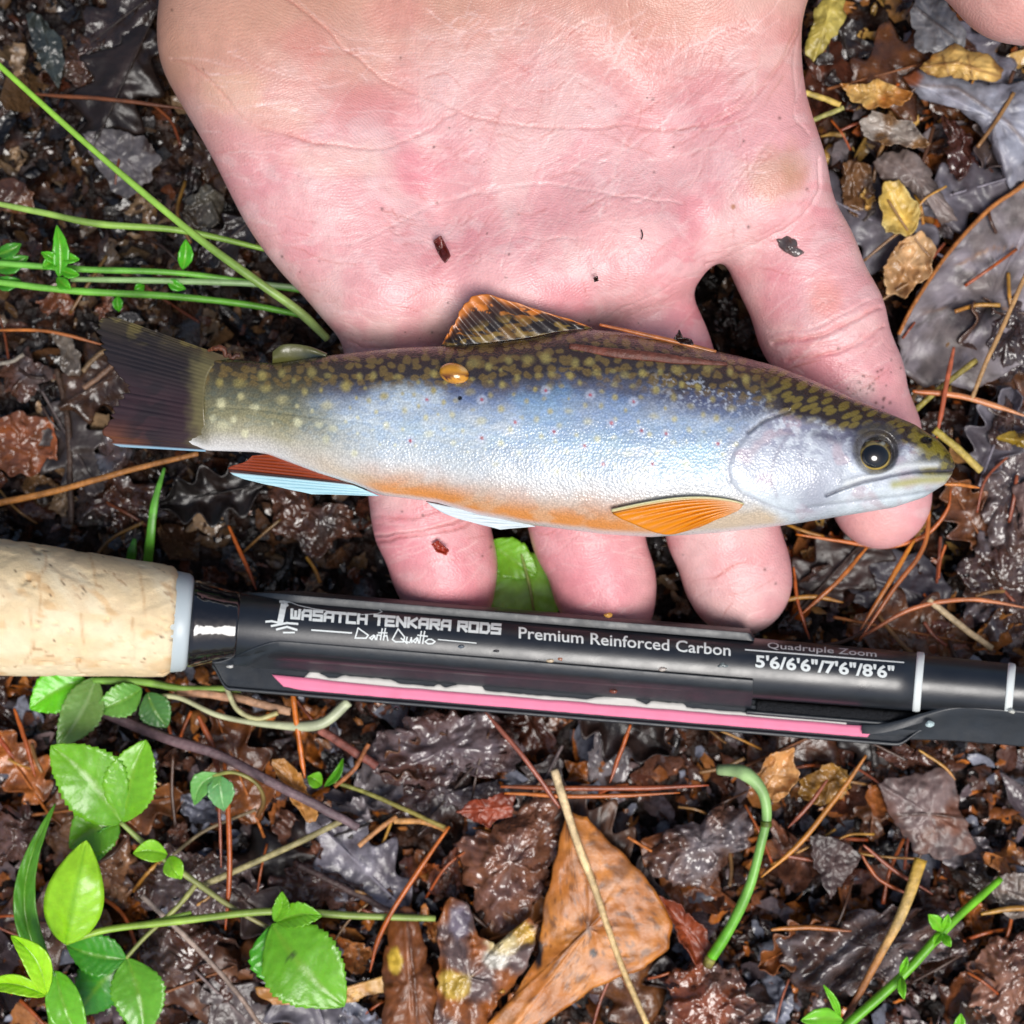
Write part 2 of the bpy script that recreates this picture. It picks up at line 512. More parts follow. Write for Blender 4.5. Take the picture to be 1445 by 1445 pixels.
def make_ground():
    fine = np.linspace(-0.14, 0.14, 520)
    far = np.concatenate([np.arange(.146, .5, .006), 0.5 * (1.35 ** np.arange(0, 16))])
    line = np.concatenate([-far[::-1], fine, far])
    X, Y = np.meshgrid(line, line, indexing='ij')
    x, y = X.ravel(), Y.ravel()
    u, v = x / S, y / S
    z = ground_h(x, y) + 0.0014 * (fbm(u / 14, v / 14, 6, 3) - .5)
    z += 0.0025 * sst(.55, .8, fbm(u / 34, v / 34, 66, 2)) * (fbm(u / 9, v / 9, 67, 2))
    c1, c2, c3, c4 = lin((26, 18, 15)), lin((46, 30, 23)), lin((78, 48, 32)), lin((62, 54, 56))
    n = fbm(u / 22, v / 22, 9, 4)
    col = mix(np.tile(c1, (len(x), 1)), c2, sst(.4, .6, n))
    col = mix(col, c3, 0.7 * sst(.56, .7, fbm(u / 30, v / 30, 19, 4)))
    col = mix(col, c4, 0.6 * sst(.58, .7, fbm(u / 25, v / 25, 29, 4)))
    out = sst(.14, .2, np.maximum(np.abs(x), np.abs(y)))
    col = mix(col, lin((50, 33, 25)), .8 * out)
    V = np.stack([x, y, z], 1)
    o = mk('ground', V, grid_faces(len(line), len(line))[:, ::-1], M['soil'], None, col)
    tag(o, 'dark wet forest soil showing through the leaf litter', 'soil', kind='structure')
    return o

ground = make_ground()
# ------------------------------------------------------------------ the open hand (one continuous skin)
def make_hand():
    h = 0.6                                   # grid step in mm
    def w(u, v, z):
        return W(u, v, z / 1000.0) * 1000.0
    def rmm(r, z):
        return r * 0.12 * (240 - (z - 36)) / 240
    lo = np.array([-78.0, -32.0, -3.0]); hi = np.array([106.0, 200.0, 54.0])
    n = np.ceil((hi - lo) / h).astype(int)
    ax = [(lo[i] + h * np.arange(n[i])).astype(np.float32) for i in range(3)]
    field = np.full(tuple(n), 40.0, np.float32)

    def capsule(tgt, a, b, ra, rb, k, flat=1.0):
        a = np.asarray(a, np.float32); b = np.asarray(b, np.float32)
        m = max(ra, rb) + k + 4
        l = np.minimum(a, b) - m; u_ = np.maximum(a, b) + m
        i0 = np.clip(((l - lo) / h).astype(int), 0, n); i1 = np.clip(((u_ - lo) / h).astype(int) + 2, 0, n)
        if (i1 <= i0).any():
            return
        X = ax[0][i0[0]:i1[0]][:, None, None]; Y = ax[1][i0[1]:i1[1]][None, :, None]; Z = ax[2][i0[2]:i1[2]][None, None, :]
        ab = b - a; q = float(ab @ ab) + 1e-6
        t = np.clip(((X - a[0]) * ab[0] + (Y - a[1]) * ab[1] + (Z - a[2]) * ab[2]) / q, 0, 1)
        d = np.sqrt((X - a[0] - t * ab[0]) ** 2 + (Y - a[1] - t * ab[1]) ** 2 + ((Z - a[2] - t * ab[2]) / flat) ** 2) - (ra + (rb - ra) * t)
        sl = tuple(slice(i0[i], i1[i]) for i in range(3))
        tgt[sl] = smoothmin(tgt[sl], d, k)

    def ball(tgt, c, r, k):
        c = np.asarray(c, np.float32); r = np.asarray(r, np.float32)
        m = r + k + 4
        i0 = np.clip(((c - m - lo) / h).astype(int), 0, n); i1 = np.clip(((c + m - lo) / h).astype(int) + 2, 0, n)
        X = ax[0][i0[0]:i1[0]][:, None, None]; Y = ax[1][i0[1]:i1[1]][None, :, None]; Z = ax[2][i0[2]:i1[2]][None, None, :]
        d = (np.sqrt(((X - c[0]) / r[0]) ** 2 + ((Y - c[1]) / r[1]) ** 2 + ((Z - c[2]) / r[2]) ** 2) - 1) * float(r.min())
        sl = tuple(slice(i0[i], i1[i]) for i in range(3))
        tgt[sl] = smoothmin(tgt[sl], d, k)

    palm = field.copy(); scratch = field.copy()
    # metacarpals, heel of the hand, thumb ball
    for a, b, ra, rb in (
        ((400, -260, 20), (548, 400, 19.5), 13, 12.0),
        ((520, -280, 21), (735, 405, 20), 14, 12.0),
        ((660, -290, 21), (885, 365, 20.5), 14, 12.0),
        ((800, -290, 21), (1055, 265, 20.5), 14, 12.6),
        ((335, -200, 19), (352, 60, 19.5), 13.8, 14.0),
        ((352, 60, 19.5), (480, 320, 19), 14.0, 12.0),
        ((800, -310, 23), (1010, -80, 26), 17, 13.5),
        ((1050, -80, 25), (1048, 150, 22), 9.8, 9.6),
        ((470, -240, 20), (440, -640, 22), 17, 20),
        ((760, -270, 21), (720, -640, 23), 17, 20),
        ((440, -640, 22), (420, -1080, 27), 20, 23),
        ((720, -640, 23), (720, -1080, 28), 20, 23),
        ((600, -280, 22), (580, -1080, 27), 17, 22)):
        capsule(palm, w(*a), w(*b), ra, rb, 9.0)
    # fleshy pads at the roots of the fingers
    for c, r in (((560, 405, 23), (11.5, 9.5, 10)), ((735, 400, 23.5), (12, 10, 10)), ((880, 345, 24), (13, 10, 10)), ((1065, 255, 24), (11, 11, 9.6)),
                 ((400, 120, 24), (14, 20, 12)), ((470, 270, 23), (14, 14, 10.5)), ((930, -60, 28), (18, 17, 13))):
        ball(palm, w(*c), r, 7.0)
    hand = palm
    fingers = (
        ((556, 435, 16.5, 82), (572, 540, 16.8, 76), (585, 620, 16.5, 79), (600, 690, 14.6, 75), (609, 738, 13.0, 77), (627, 800, 10.5, 68), (636, 838, 9.2, 60)),
        ((745, 430, 16.5, 84), (775, 540, 17.2, 77), (797, 630, 17, 80), (818, 710, 14.8, 73), (830, 755, 13.2, 74), (853, 825, 10, 66), (863, 856, 9, 58)),
        ((890, 395, 16.5, 78), (925, 500, 17.5, 74), (966, 610, 17, 77), (1000, 690, 15, 73), (1020, 750, 12.8, 74), (1040, 810, 10, 69), (1046, 826, 9.4, 65)),
        ((1082, 290, 18, 90), (1124, 375, 18.6, 82), (1158, 455, 18.4, 85), (1192, 535, 17.3, 77), (1219, 615, 14.6, 74), (1241, 692, 11, 65), (1245, 709, 10.2, 61)),
        ((1010, -90, 26, 110), (1170, -190, 30, 96), (1318, -122, 33, 86), (1432, -40, 34, 80), (1470, -14, 33, 76)))
    fing = field.copy()
    for fi, f in enumerate(fingers):
        ctr = np.array([w(*p[:3]) for p in f])
        i0 = np.clip(((ctr.min(0) - 22 - lo) / h).astype(int), 0, n); i1 = np.clip(((ctr.max(0) + 22 - lo) / h).astype(int) + 2, 0, n)
        sl = tuple(slice(i0[i], i1[i]) for i in range(3))
        g = np.full(tuple(n), 40.0, np.float32) if fi == 4 else scratch
        g[sl] = 40.0
        for p, q in zip(f[:-1], f[1:]):
            capsule(g, w(*p[:3]), w(*q[:3]), rmm(p[3], p[2]), rmm(q[3], q[2]), 3.0, 0.94)
        p = f[-2]                              # soft pad of the last joint
        ball(g, w(p[0], p[1], p[2] + 1.4), (rmm(p[3], p[2]) * .95, rmm(p[3], p[2]) * 1.15, rmm(p[3], p[2]) * .92), 3.0)
        if fi < 4:
            fing[sl] = smoothmin(fing[sl], g[sl], 0.8)
            g[sl] = 40.0
        else:
            hand[sl] = smoothmin(hand[sl], g[sl], 9.0)
    fc = np.array([w(*p[:3]) for f in fingers[:4] for p in f])
    i0 = np.clip(((fc.min(0) - 22 - lo) / h).astype(int), 0, n); i1 = np.clip(((fc.max(0) + 22 - lo) / h).astype(int) + 2, 0, n)
    sl = tuple(slice(i0[i], i1[i]) for i in range(3))
    hand[sl] = smoothmin(hand[sl], fing[sl], 2.0)
    V, F = surface_nets(hand, lo, h)
    V /= 1000.0
    V, F = refine(V, F)
    fine = build_mesh('hand', V, F)
    nv = len(fine.vertices)
    P = np.empty(nv * 3, np.float32); fine.vertices.foreach_get('co', P); P = P.reshape(-1, 3).astype(float)
    Nn = np.empty(nv * 3, np.float32); fine.vertices.foreach_get('normal', Nn); Nn = Nn.reshape(-1, 3).astype(float)
    u, v = toUV(P)
    up = sst(0.1, 0.6, Nn[:, 2])
    sel = np.where((up > 0) & (u > 120) & (u < 1480) & (v > -120) & (v < 960))[0]
    us, vs = u[sel], v[sel]
    wob = 12 * (fbm(us / 40, vs / 40, 3) - .5)
    uw, vw = us + wob, vs + 12 * (fbm(us / 40, vs / 40, 17) - .5)

    # ---- colour of the skin, with shade painted tan towards the wrist: pink flesh, yellowish calluses, redder joints, blanched folds
    pink = lin((228, 168, 170)); red = lin((224, 134, 146)); pale = lin((234, 194, 190)); tan = lin((200, 150, 128)); deep = lin((206, 106, 108)); dirt = lin((186, 138, 100))
    col = np.tile(pink, (nv, 1))
    A = fbm(u / 75, v / 75, 21, 3); B = fbm(u / 26, v / 26, 5, 3)
    col = mix(col, pale, 0.7 * sst(0.5, 0.72, A))
    col = mix(col, red, 0.4 * sst(0.52, 0.76, fbm(u / 80, v / 80, 60, 4)))
    col = mix(col, lin((236, 196, 196)), 0.5 * sst(.54, .68, fbm(u / 34, v / 22, 61, 4)))
    col = mix(col, tan, 0.9 * sst(300, 20, v + 0.35 * (u - 300) + 90 * (A - .5)))  # light falloff over the top of the hand, painted in as tan
    col = mix(col, tan, 0.6 * sst(200, -20, v + 60 * (A - .5)))
    col = mix(col, red, 0.35 * sst(660, 760, v) * sst(920, 860, u))
    col = col * (0.93 + 0.14 * B)[:, None]
    def blob(cx, cy, rx, ry, c, a):
        nonlocal col
        m = np.where((np.abs(u - cx) < rx * 1.4) & (np.abs(v - cy) < ry * 1.4))[0]
        d = np.hypot((u[m] - cx) / rx, (v[m] - cy) / ry) + 0.5 * (fbm(u[m] / 30, v[m] / 30, int(cx), 3) - .5)
        col[m] = mix(col[m], c, a * sst(1.0, 0.35, d))
    for cx, cy, rx, ry, c, a in (
        (330, 130, 60, 40, lin((232, 196, 160)), 0.3), (390, 165, 80, 34, lin((230, 190, 160)), 0.25), (470, 225, 100, 34, lin((236, 202, 178)), 0.25),
        (250, 70, 30, 80, tan, 0.6), (520, 150, 70, 40, deep, 0.30), (590, 240, 60, 45, red, 0.6), (560, 420, 70, 40, red, 0.35),
        (700, 400, 80, 60, lin((244, 190, 190)), 0.5), (880, 330, 80, 45, lin((244, 192, 188)), 0.55), (800, 420, 60, 40, red, 0.5),
        (1090, 250, 60, 55, dirt, 0.55), (1120, 230, 30, 45, dirt, 0.4), (1035, 292, 5, 5, lin((170, 110, 60)), 0.8), (930, 20, 110, 60, tan, 0.45),
        (1100, 420, 45, 60, red, 0.55), (1165, 420, 40, 45, lin((232, 150, 136)), 0.5), (1180, 530, 60, 45, red, 0.5), (1215, 545, 30, 30, pale, 0.5),
        (720, 160, 130, 60, lin((222, 178, 172)), 0.5), (900, 230, 160, 60, lin((236, 190, 190)), 0.45), (1000, 140, 60, 60, red, 0.25),
        (560, 700, 40, 30, pale, 0.5), (600, 720, 60, 40, red, 0.25), (650, 842, 60, 30, red, 0.6), (840, 830, 70, 60, red, 0.35), (1040, 800, 60, 60, lin((226, 150, 152)), 0.5),
        (1240, 740, 60, 40, lin((242, 178, 172)), 0.6), (430, 60, 60, 40, deep, 0.2), (560, 20, 60, 40, deep, 0.25), (450, 300, 80, 40, pale, 0.35)):
        blob(cx, cy, rx, ry, c, a)

    # ---- creases: (points, depth mm, half width px, colour, amount)
    dark = lin((190, 104, 92)); white = lin((247, 214, 210)); brown = lin((176, 124, 92))
    CR = [
        ([(1140, 10), (1112, 75), (1075, 128), (1022, 168), (950, 182), (870, 178), (800, 182), (720, 175), (650, 158), (581, 131), (522, 100), (460, 41), (390, -10)], .38, 4.5, dark, .55),
        ([(241, 80), (286, 104), (345, 170), (394, 188), (463, 204), (532, 208), (591, 189), (640, 160)], .42, 5, dark, .5),
        ([(435, 332), (494, 346), (563, 311), (615, 287), (650, 278), (700, 262)], .3, 4, white, .5),
        ([(650, 280), (700, 268), (754, 260), (816, 263), (892, 277), (965, 288)], .35, 4, white, .6),
        ([(300, 250), (370, 248), (440, 250), (520, 246), (600, 250)], .16, 3, dark, .2),
        ([(1000, 374), (1060, 352), (1110, 322), (1150, 282), (1158, 226)], .5, 5, white, .45),
        ([(985, 366), (1050, 345), (1100, 318), (1138, 280)], .2, 3, dark, .25),
        ([(1090, 484), (1140, 478), (1180, 467), (1240, 434)], .8, 6, dark, .55), ([(1086, 470), (1130, 466), (1175, 454), (1225, 424)], .4, 4, white, .5), ([(1110, 510), (1160, 500), (1215, 482), (1250, 460)], .5, 5, dark, .4), ([(1100, 492), (1160, 486), (1205, 472)], .35, 4, white, .4), ([(1150, 500), (1190, 492), (1222, 470)], .3, 3, dark, .3),
        ([(530, 756), (590, 749), (630, 738), (676, 714)], .8, 6, white, .9), ([(532, 764), (590, 757), (640, 744), (680, 724)], .6, 5, dark, .5), ([(526, 728), (580, 730), (640, 712)], .4, 5, dark, .35), ([(560, 757), (610, 747), (650, 735)], .2, 2.5, dark, .3), ([(530, 738), (570, 742)], .2, 3, white, .5),
        ([(786, 762), (830, 752), (872, 748)], .22, 3.5, white, .3), ([(800, 770), (850, 756)], .15, 2.5, dark, .2),
        ([(452, 470), (510, 488), (580, 494), (640, 492)], .45, 5, dark, .35),
        ([(840, 462), (890, 432), (945, 402), (985, 386)], .3, 4, white, .35), ([(870, 460), (930, 424)], .25, 3, white, .35), ([(850, 470), (905, 440), (960, 412)], .2, 3, dark, .2),
        ([(1120, 40), (1095, 95), (1050, 145), (1000, 172)], .25, 3, brown, .6), ([(1105, 110), (1075, 150), (1035, 175), (985, 186)], .2, 3, brown, .55), ([(1080, 70), (1060, 120), (1030, 150)], .15, 3, brown, .35),
        ([(1132, 170), (1090, 195), (1062, 240), (1030, 280)], .22, 3, brown, .3),
        ([(650, 249), (690, 200), (712, 176)], .2, 2.2, white, .6), ([(650, 152), (719, 104), (806, 41), (857, 21)], .22, 2.6, white, .55), ([(640, 236), (720, 160), (770, 95)], .15, 2, white, .5),
        ([(719, 342), (740, 287), (768, 208), (790, 180)], .2, 2.6, white, .55), ([(816, 263), (857, 311), (892, 337)], .18, 2.4, white, .55), ([(750, 336), (820, 337), (892, 336), (982, 363)], .2, 2.6, white, .5),
        ([(844, 232), (909, 190), (947, 163), (1030, 86), (1100, 28)], .2, 2.4, white, .5), ([(700, 200), (780, 190), (860, 186), (930, 178)], .16, 2.4, white, .4), ([(660, 300), (640, 400)], .12, 2, white, .3),
        ([(460, 175), (500, 120), (525, 92), (560, 82), (590, 86)], .15, 2, white, .55), ([(590, 85), (640, 78), (700, 80)], .15, 2, white, .5), ([(580, 0), (585, 60), (590, 130), (592, 230)], .15, 2.4, red, .35),
        ([(370, 140), (430, 118), (470, 108)], .12, 2, dark, .3), ([(690, 20), (650, 60), (610, 110)], .12, 2, white, .3), ([(410, -5), (470, 40), (540, 60), (640, 45), (700, 48)], .12, 2.2, white, .4),
        ([(330, 205), (380, 230), (440, 236), (520, 225)], .12, 2.2, white, .25), ([(420, 345), (470, 360), (540, 352)], .1, 2, white, .3), ([(700, 130), (716, 150), (745, 155)], .2, 4, red, .4),
        ([(960, 30), (985, 60), (1000, 100)], .1, 3, pale, .4), ([(1100, 220), (1125, 260), (1140, 270)], .15, 2, brown, .5), ([(1130, 30), (1118, 90), (1124, 140)], .3, 5, white, .4), ([(1135, 100), (1120, 160), (1140, 190)], .3, 5, white, .35)]
    rr = random.Random(11)
    for k in range(1000):                               # the many fine dry lines
        if k < 560:
            cx, cy = rr.uniform(600, 1080), rr.uniform(20, 380)
            an = rr.choice((-0.75, -0.6, 0.35, -1.2, -0.1)) + rr.gauss(0, .22)
        elif k < 860:
            cx, cy = rr.uniform(280, 640), rr.uniform(60, 480); an = rr.gauss(0.05, .22)
        else:
            cx, cy = rr.choice(((600, 745), (600, 780), (1130, 380), (1150, 450), (1190, 520), (1190, 540), (840, 800), (1040, 800), (930, 440))); cx += rr.gauss(0, 40); cy += rr.gauss(0, 35); an = rr.gauss(-.35, .3)
        L = rr.uniform(8, 55) * rr.uniform(.4, 1)
        dx, dy = math.cos(an) * L, math.sin(an) * L
        CR.append(([(cx - dx, cy - dy), (cx + rr.gauss(0, 4), cy + rr.gauss(0, 4)), (cx + dx, cy + dy)], rr.uniform(.02, .07), rr.uniform(.9, 1.5), white if rr.random() < .75 else dark, rr.uniform(.12, .42)))
    disp = np.zeros(nv)
    cs = col[sel]; ds = np.zeros(len(sel)); ups = up[sel]
    for pts, dep, wd, cc, am in CR:
        L = catmull(pts, max(6, len(pts) * 3))
        if wd > 1.75:
            wd *= .45; dep *= .5 if dep < .5 else .9; am *= .5
        l = L.min(0) - wd * 5; hgh = L.max(0) + wd * 5
        m = np.where((uw > l[0]) & (uw < hgh[0]) & (vw > l[1]) & (vw < hgh[1]))[0]
        if not len(m):
            continue
        d = seg_dist(uw[m], vw[m], L)
        g = np.exp(-(d / wd) ** 2) * ups[m] * (.35 + 1.1 * fbm(us[m] / 26, vs[m] / 26, 78, 2)).clip(0, 1)
        ds[m] -= dep * g
        ds[m] += 0.08 * dep * np.exp(-((d - 2.4 * wd) / (1.6 * wd)) ** 2) * ups[m]
        cs[m] = mix(cs[m], cc, am * g * (0.55 + 0.9 * fbm(us[m] / 18, vs[m] / 18, 77, 2).clip(0, 1)))
    # soil specks on the skin
    for k in range(120):
        cx, cy = rr.uniform(230, 1280), rr.uniform(0, 840)
        if rr.random() < .25: cx, cy = rr.gauss(1220, 25), rr.gauss(545, 16)
        r = rr.uniform(.8, 2.4)
        m = np.where((np.abs(us - cx) < 4) & (np.abs(vs - cy) < 4))[0]
        if len(m):
            g = np.exp(-(np.hypot(us[m] - cx, vs[m] - cy) / r) ** 2)
            cs[m] = mix(cs[m], lin((70, 40, 28)), .8 * g)
    ds += 0.16 * (fbm(us / 16, vs / 16, 8, 3) - .5) * ups
    col[sel] = cs; disp[sel] = ds / 1000.0
    P = P + Nn * disp[:, None]
    base = np.array([P[:, 0].mean(), P[:, 1].mean(), P[:, 2].min()])
    fine.vertices.foreach_set('co', (P - base).astype(np.float32).ravel())
    paint(fine, col)
    fine.polygons.foreach_set('use_smooth', np.ones(len(fine.polygons), bool))
    fine.materials.clear(); fine.materials.append(M['skin'])
    fine.update()
    fine.name = 'hand'
    o = bpy.data.objects.new('hand', fine); COL.objects.link(o)
    o.location = base
    ORG[o.name] = base
    tag(o, 'open wet pink palm with fingers spread beneath the trout', 'hand')
    return o, P

hand, hand_points = make_hand()
_hu, _hv = toUV(hand_points)
def hand_top(u, v):
    """height (mm) of the skin under a pixel"""
    m = (np.abs(_hu - u) < 6) & (np.abs(_hv - v) < 6)
    return float(hand_points[m, 2].max() * 1000) if m.any() else 10.0
# ------------------------------------------------------------------ the brook trout
TOP = np.array([(255, 526), (268, 516), (300, 507), (346, 509), (386, 513), (459, 502), (561, 491), (627, 488), (690, 484), (749, 477), (790, 468), (830, 464), (886, 470), (951, 482), (1041, 502),
                (1097, 517), (1149, 537), (1199, 560), (1247, 580), (1291, 599), (1326, 622), (1341, 640), (1348, 656)], float)
BOT = np.array([(255, 618), (268, 626), (292, 636), (357, 638), (378, 641), (450, 668), (500, 683), (539, 699), (616, 709), (677, 727), (743, 740), (850, 754), (920, 758), (1016, 752), (1110, 741), (1184, 729),
                (1259, 717), (1304, 702), (1334, 683), (1343, 670), (1348, 658)], float)
def f_top(u): return np.interp(u, TOP[:, 0], TOP[:, 1])
def f_bot(u): return np.interp(u, BOT[:, 0], BOT[:, 1])
def smooth1(a, k):
    p = np.pad(a, k, mode='edge'); ker = np.hanning(2 * k + 1); ker /= ker.sum()
    return np.convolve(p, ker, 'valid')
FZ = 36.0
def f_mid_z(u): return FZ - 2.5 * sst(520, 260, u) - 1.5 * sst(1150, 1350, u)
def f_thick(u):   # half thickness in px
    return np.interp(u, [255, 262, 285, 312, 345, 400, 520, 700, 900, 1050, 1150, 1250, 1310, 1340, 1348], [5, 7, 17, 25, 31, 36, 52, 74, 84, 82, 72, 52, 34, 15, 1])

GILL = [(1114, 580), (1080, 592), (1056, 610), (1036, 635), (1027, 660), (1031, 682), (1046, 697), (1085, 713), (1120, 724)]
PREOP = [(1118, 606), (1102, 628), (1091, 652), (1087, 676), (1096, 700)]
MOUTH = [(1345, 664), (1316, 665), (1290, 666), (1258, 671), (1220, 680), (1190, 689), (1166, 699)]
JAWLO = [(1330, 690), (1270, 700), (1200, 708), (1140, 716)]
EYE = (1235.0, 643.0)
REDS = [(602, 564), (579, 622), (680, 564), (680, 618), (727, 596), (782, 609), (770, 551), (833, 557), (825, 629), (894, 567), (863, 597), (905, 608), (940, 612), (1013, 626), (921, 655), (851, 655)]
SPOTS = [(542, 559, 8), (571, 579, 7), (461, 572, 9), (488, 545, 10), (638, 585, 7), (679, 594, 8), (707, 577, 7), (743, 566, 6), (802, 580, 6), (776, 580, 6), (757, 592, 7), (830, 595, 7), (709, 543, 7),
         (730, 533, 7), (779, 528, 6), (804, 530, 7), (818, 540, 6), (842, 526, 7), (868, 561, 6), (848, 573, 6), (882, 529, 7), (907, 527, 8), (932, 525, 7), (955, 522, 8), (926, 550, 8), (951, 561, 8), (975, 573, 6),
         (985, 546, 7), (1006, 563, 7), (1032, 576, 7), (1011, 590, 7), (992, 585, 6), (923, 587, 7), (952, 592, 6), (640, 625, 7), (605, 612, 7), (707, 625, 7), (733, 640, 6), (700, 655, 6), (786, 665, 7), (818, 671, 7),
         (770, 650, 6), (843, 620, 7), (800, 637, 6), (886, 640, 7), (968, 655, 9), (940, 673, 6), (997, 676, 6), (888, 678, 6), (545, 600, 7), (470, 605, 7), (500, 640, 7), (430, 553, 8), (398, 564, 9), (420, 596, 9), (460, 620, 8),
         (375, 548, 8), (340, 560, 8), (310, 540, 9), (338, 541, 9), (312, 570, 10), (300, 590, 8), (315, 600, 10), (370, 530, 10), (398, 526, 9), (360, 575, 7), (330, 592, 7), (440, 525, 10), (450, 600, 6), (346, 612, 8), (527, 530, 8), (560, 532, 6),
         (612, 527, 8), (648, 520, 9), (668, 512, 8), (690, 517, 8), (718, 508, 9), (745, 507, 9), (770, 505, 11), (812, 512, 9), (832, 511, 7), (1053, 535, 9), (1085, 560, 7), (1000, 520, 8), (1030, 525, 7)]

_rs = random.Random(4)
for _k in range(2600):
    _x = _rs.uniform(300, 1040); _q = _rs.uniform(.16, .66)
    _y = f_top(_x) + _q * (f_bot(_x) - f_top(_x)); _r = _rs.uniform(3.5, 7.0) * (1.15 - .5 * _q)
    if all((_x - a) ** 2 + (_y - b) ** 2 > (c + _r + 3 + 12 * _q) ** 2 for a, b, c in SPOTS): SPOTS.append((_x, _y, _r))

fish = empty('brook_trout', W(800, 610, 0.027))
tag(fish, 'small spotted brook trout with orange belly lying across the palm', 'fish')

def fish_color(u, v, q, qtop):
    n = len(u)
    keys = [0, .10, .20, .29, .40, .56, .70, .80, .9, 1.0]
    cols = [(48, 33, 33), (58, 42, 38), (58, 52, 54), (94, 98, 118), (140, 158, 186), (178, 204, 220), (216, 224, 228), (232, 228, 222), (222, 200, 170), (214, 196, 176)]
    L = np.array([lin(c) for c in cols])
    qq = q + 0.05 * (fbm(u / 30, v / 30, 3, 3) - .5) * 2
    base = np.stack([np.interp(qq, keys, L[:, i]) for i in range(3)], 1)
    # patches of silver and of deeper blue along the flank, part pigment, part painted sky sheen
    A = fbm(u / 60, v / 26, 12, 3)
    flank = sst(.16, .3, q) * sst(.85, .6, q)
    base = mix(base, lin((212, 220, 226)), .7 * flank * sst(.3, .48, q) * sst(.52, .66, A))
    base = mix(base, lin((116, 134, 168)), .4 * flank * sst(.5, .32, A))
    def blob(cx, cy, rx, ry, c, a):
        nonlocal base
        m = np.where((np.abs(u - cx) < rx * 1.4) & (np.abs(v - cy) < ry * 1.4))[0]
        d = np.hypot((u[m] - cx) / rx, (v[m] - cy) / ry)
        base[m] = mix(base[m], lin(c), a * sst(1.0, .2, d + .6 * (fbm(u[m] / 22, v[m] / 22, int(cx), 3) - .5)))
    for b in ((570, 565, 90, 34, (212, 226, 232), .7), (500, 600, 80, 40, (206, 216, 220), .6), (980, 650, 90, 34, (170, 214, 230), .8), (940, 610, 110, 34, (112, 158, 200), .5), (770, 585, 70, 60, (118, 166, 206), .7),
              (860, 590, 60, 40, (100, 142, 192), .55), (630, 620, 80, 50, (190, 208, 216), .5), (840, 640, 70, 40, (140, 192, 220), .5), (660, 560, 50, 24, (100, 118, 160), .6), (1000, 570, 70, 30, (84, 90, 122), .6)):
        blob(*b)
    # olive wrist of the tail
    tw = sst(540, 380, u + 60 * (fbm(u / 40, v / 40, 55, 3) - .5))
    olive = np.stack([np.interp(q, [0, .2, .4, .6, .78, .9, 1], [lin(c)[i] for c in ((58, 44, 34), (78, 72, 50), (108, 104, 70), (146, 138, 92), (184, 178, 146), (216, 214, 208), (220, 222, 224))]) for i in range(3)], 1)
    base = mix(base, olive, .92 * tw)
    base = mix(base, lin((112, 104, 68)), .7 * sst(306, 284, u) * sst(1.0, .85, q))
    # orange belly
    ob = sst(480, 560, u) * sst(1010, 860, u) * sst(.74, .95, q + .07 * (fbm(u / 24, v / 24, 41, 3) - .5)) * sst(1.03, .985, q)
    base = mix(base, lin((230, 140, 42)), .85 * ob * (.62 + .38 * sst(.3, .6, fbm(u / 26, v / 14, 43, 4))))
    base = mix(base, lin((228, 228, 230)), .8 * sst(.965, .995, q))
    # muscle bands showing through low on the flank
    st = .5 + .5 * np.sin((u + .75 * v) / 2.2 + 2 * fbm(u / 20, v / 20, 71, 2))
    base = base * (1 - .10 * st * sst(.5, .68, q) * sst(.95, .8, q) * sst(560, 700, u))[:, None]
    sc_ = np.sin(2 * np.pi * (u + .8 * v) / 5.2 + 1.5 * fbm(u / 30, v / 30, 201, 2)) * np.sin(2 * np.pi * (u - .8 * v) / 5.2 + 1.5 * fbm(u / 30, v / 30, 202, 2))
    base = base * (1 + (.08 * sc_ * (.3 + .7 * sst(380, 540, u)) + .22 * (fbm(u / 4, v / 3, 203, 2) - .5)) * sst(.1, .25, q) * sst(1.0, .9, q))[:, None]
    base = mix(base, base * np.array([.80, .90, 1.06]), .8 * sst(.5, .62, fbm(u / 9, v / 5, 204, 3)) * flank)
    base = base * (1 - .16 * sst(.5, .66, q) * sst(1.0, .9, q))[:, None]
    base = mix(base, lin((198, 208, 216)), .30 * sst(.28, .42, q) * sst(.95, .85, q) * sst(420, 560, u))
    # worm-like markings on the back
    wz_ = worley(u / 16 + .5 * (fbm(u / 12, v / 12, 91, 2) - .5), v / 12.5 + .8 * (fbm(u / 12, v / 12, 92, 2) - .5), 90)
    verm = sst(.45, .30, wz_ + .18 * (fbm(u / 6, v / 6, 93, 2) - .5)) * sst(.32, .2, q + .05 * (A - .5))
    base = mix(base, lin((120, 99, 54)), .8 * verm)
    # head
    hu = u + 0.0 * v
    gx = np.interp(v, [575, 590, 610, 640, 665, 690, 713, 745], [1108, 1082, 1056, 1033, 1027, 1040, 1085, 1120])
    hd = sst(-26, 10, u - gx + 22 * (fbm(u / 16, v / 16, 61, 3) - .5)) * sst(.14, .3, q)
    cheek = np.stack([np.interp(q, [0, .22, .34, .5, .7, .85, 1], [lin(c)[i] for c in ((62, 52, 50), (98, 98, 108), (150, 152, 170), (188, 194, 206), (198, 204, 214), (208, 218, 224), (212, 224, 230))]) for i in range(3)], 1)
    cheek = cheek * (.82 + .36 * fbm(u / 13, v / 13, 14, 4))[:, None]
    cheek = mix(cheek, lin((196, 170, 178)), .5 * sst(.55, .7, fbm(u / 28, v / 28, 15, 2)))
    cheek = mix(cheek, lin((226, 234, 240)), .55 * sst(.52, .66, fbm(u / 17, v / 12, 16, 4)))
    cheek = mix(cheek, lin((120, 122, 150)), .5 * sst(.56, .68, fbm(u / 9, v / 6, 24, 4)) * sst(.75, .45, q))
    fleck = sst(.60, .68, fbm(u / 5, v / 4, 25, 3)) * sst(.16, .24, q) * sst(.5, .36, q)
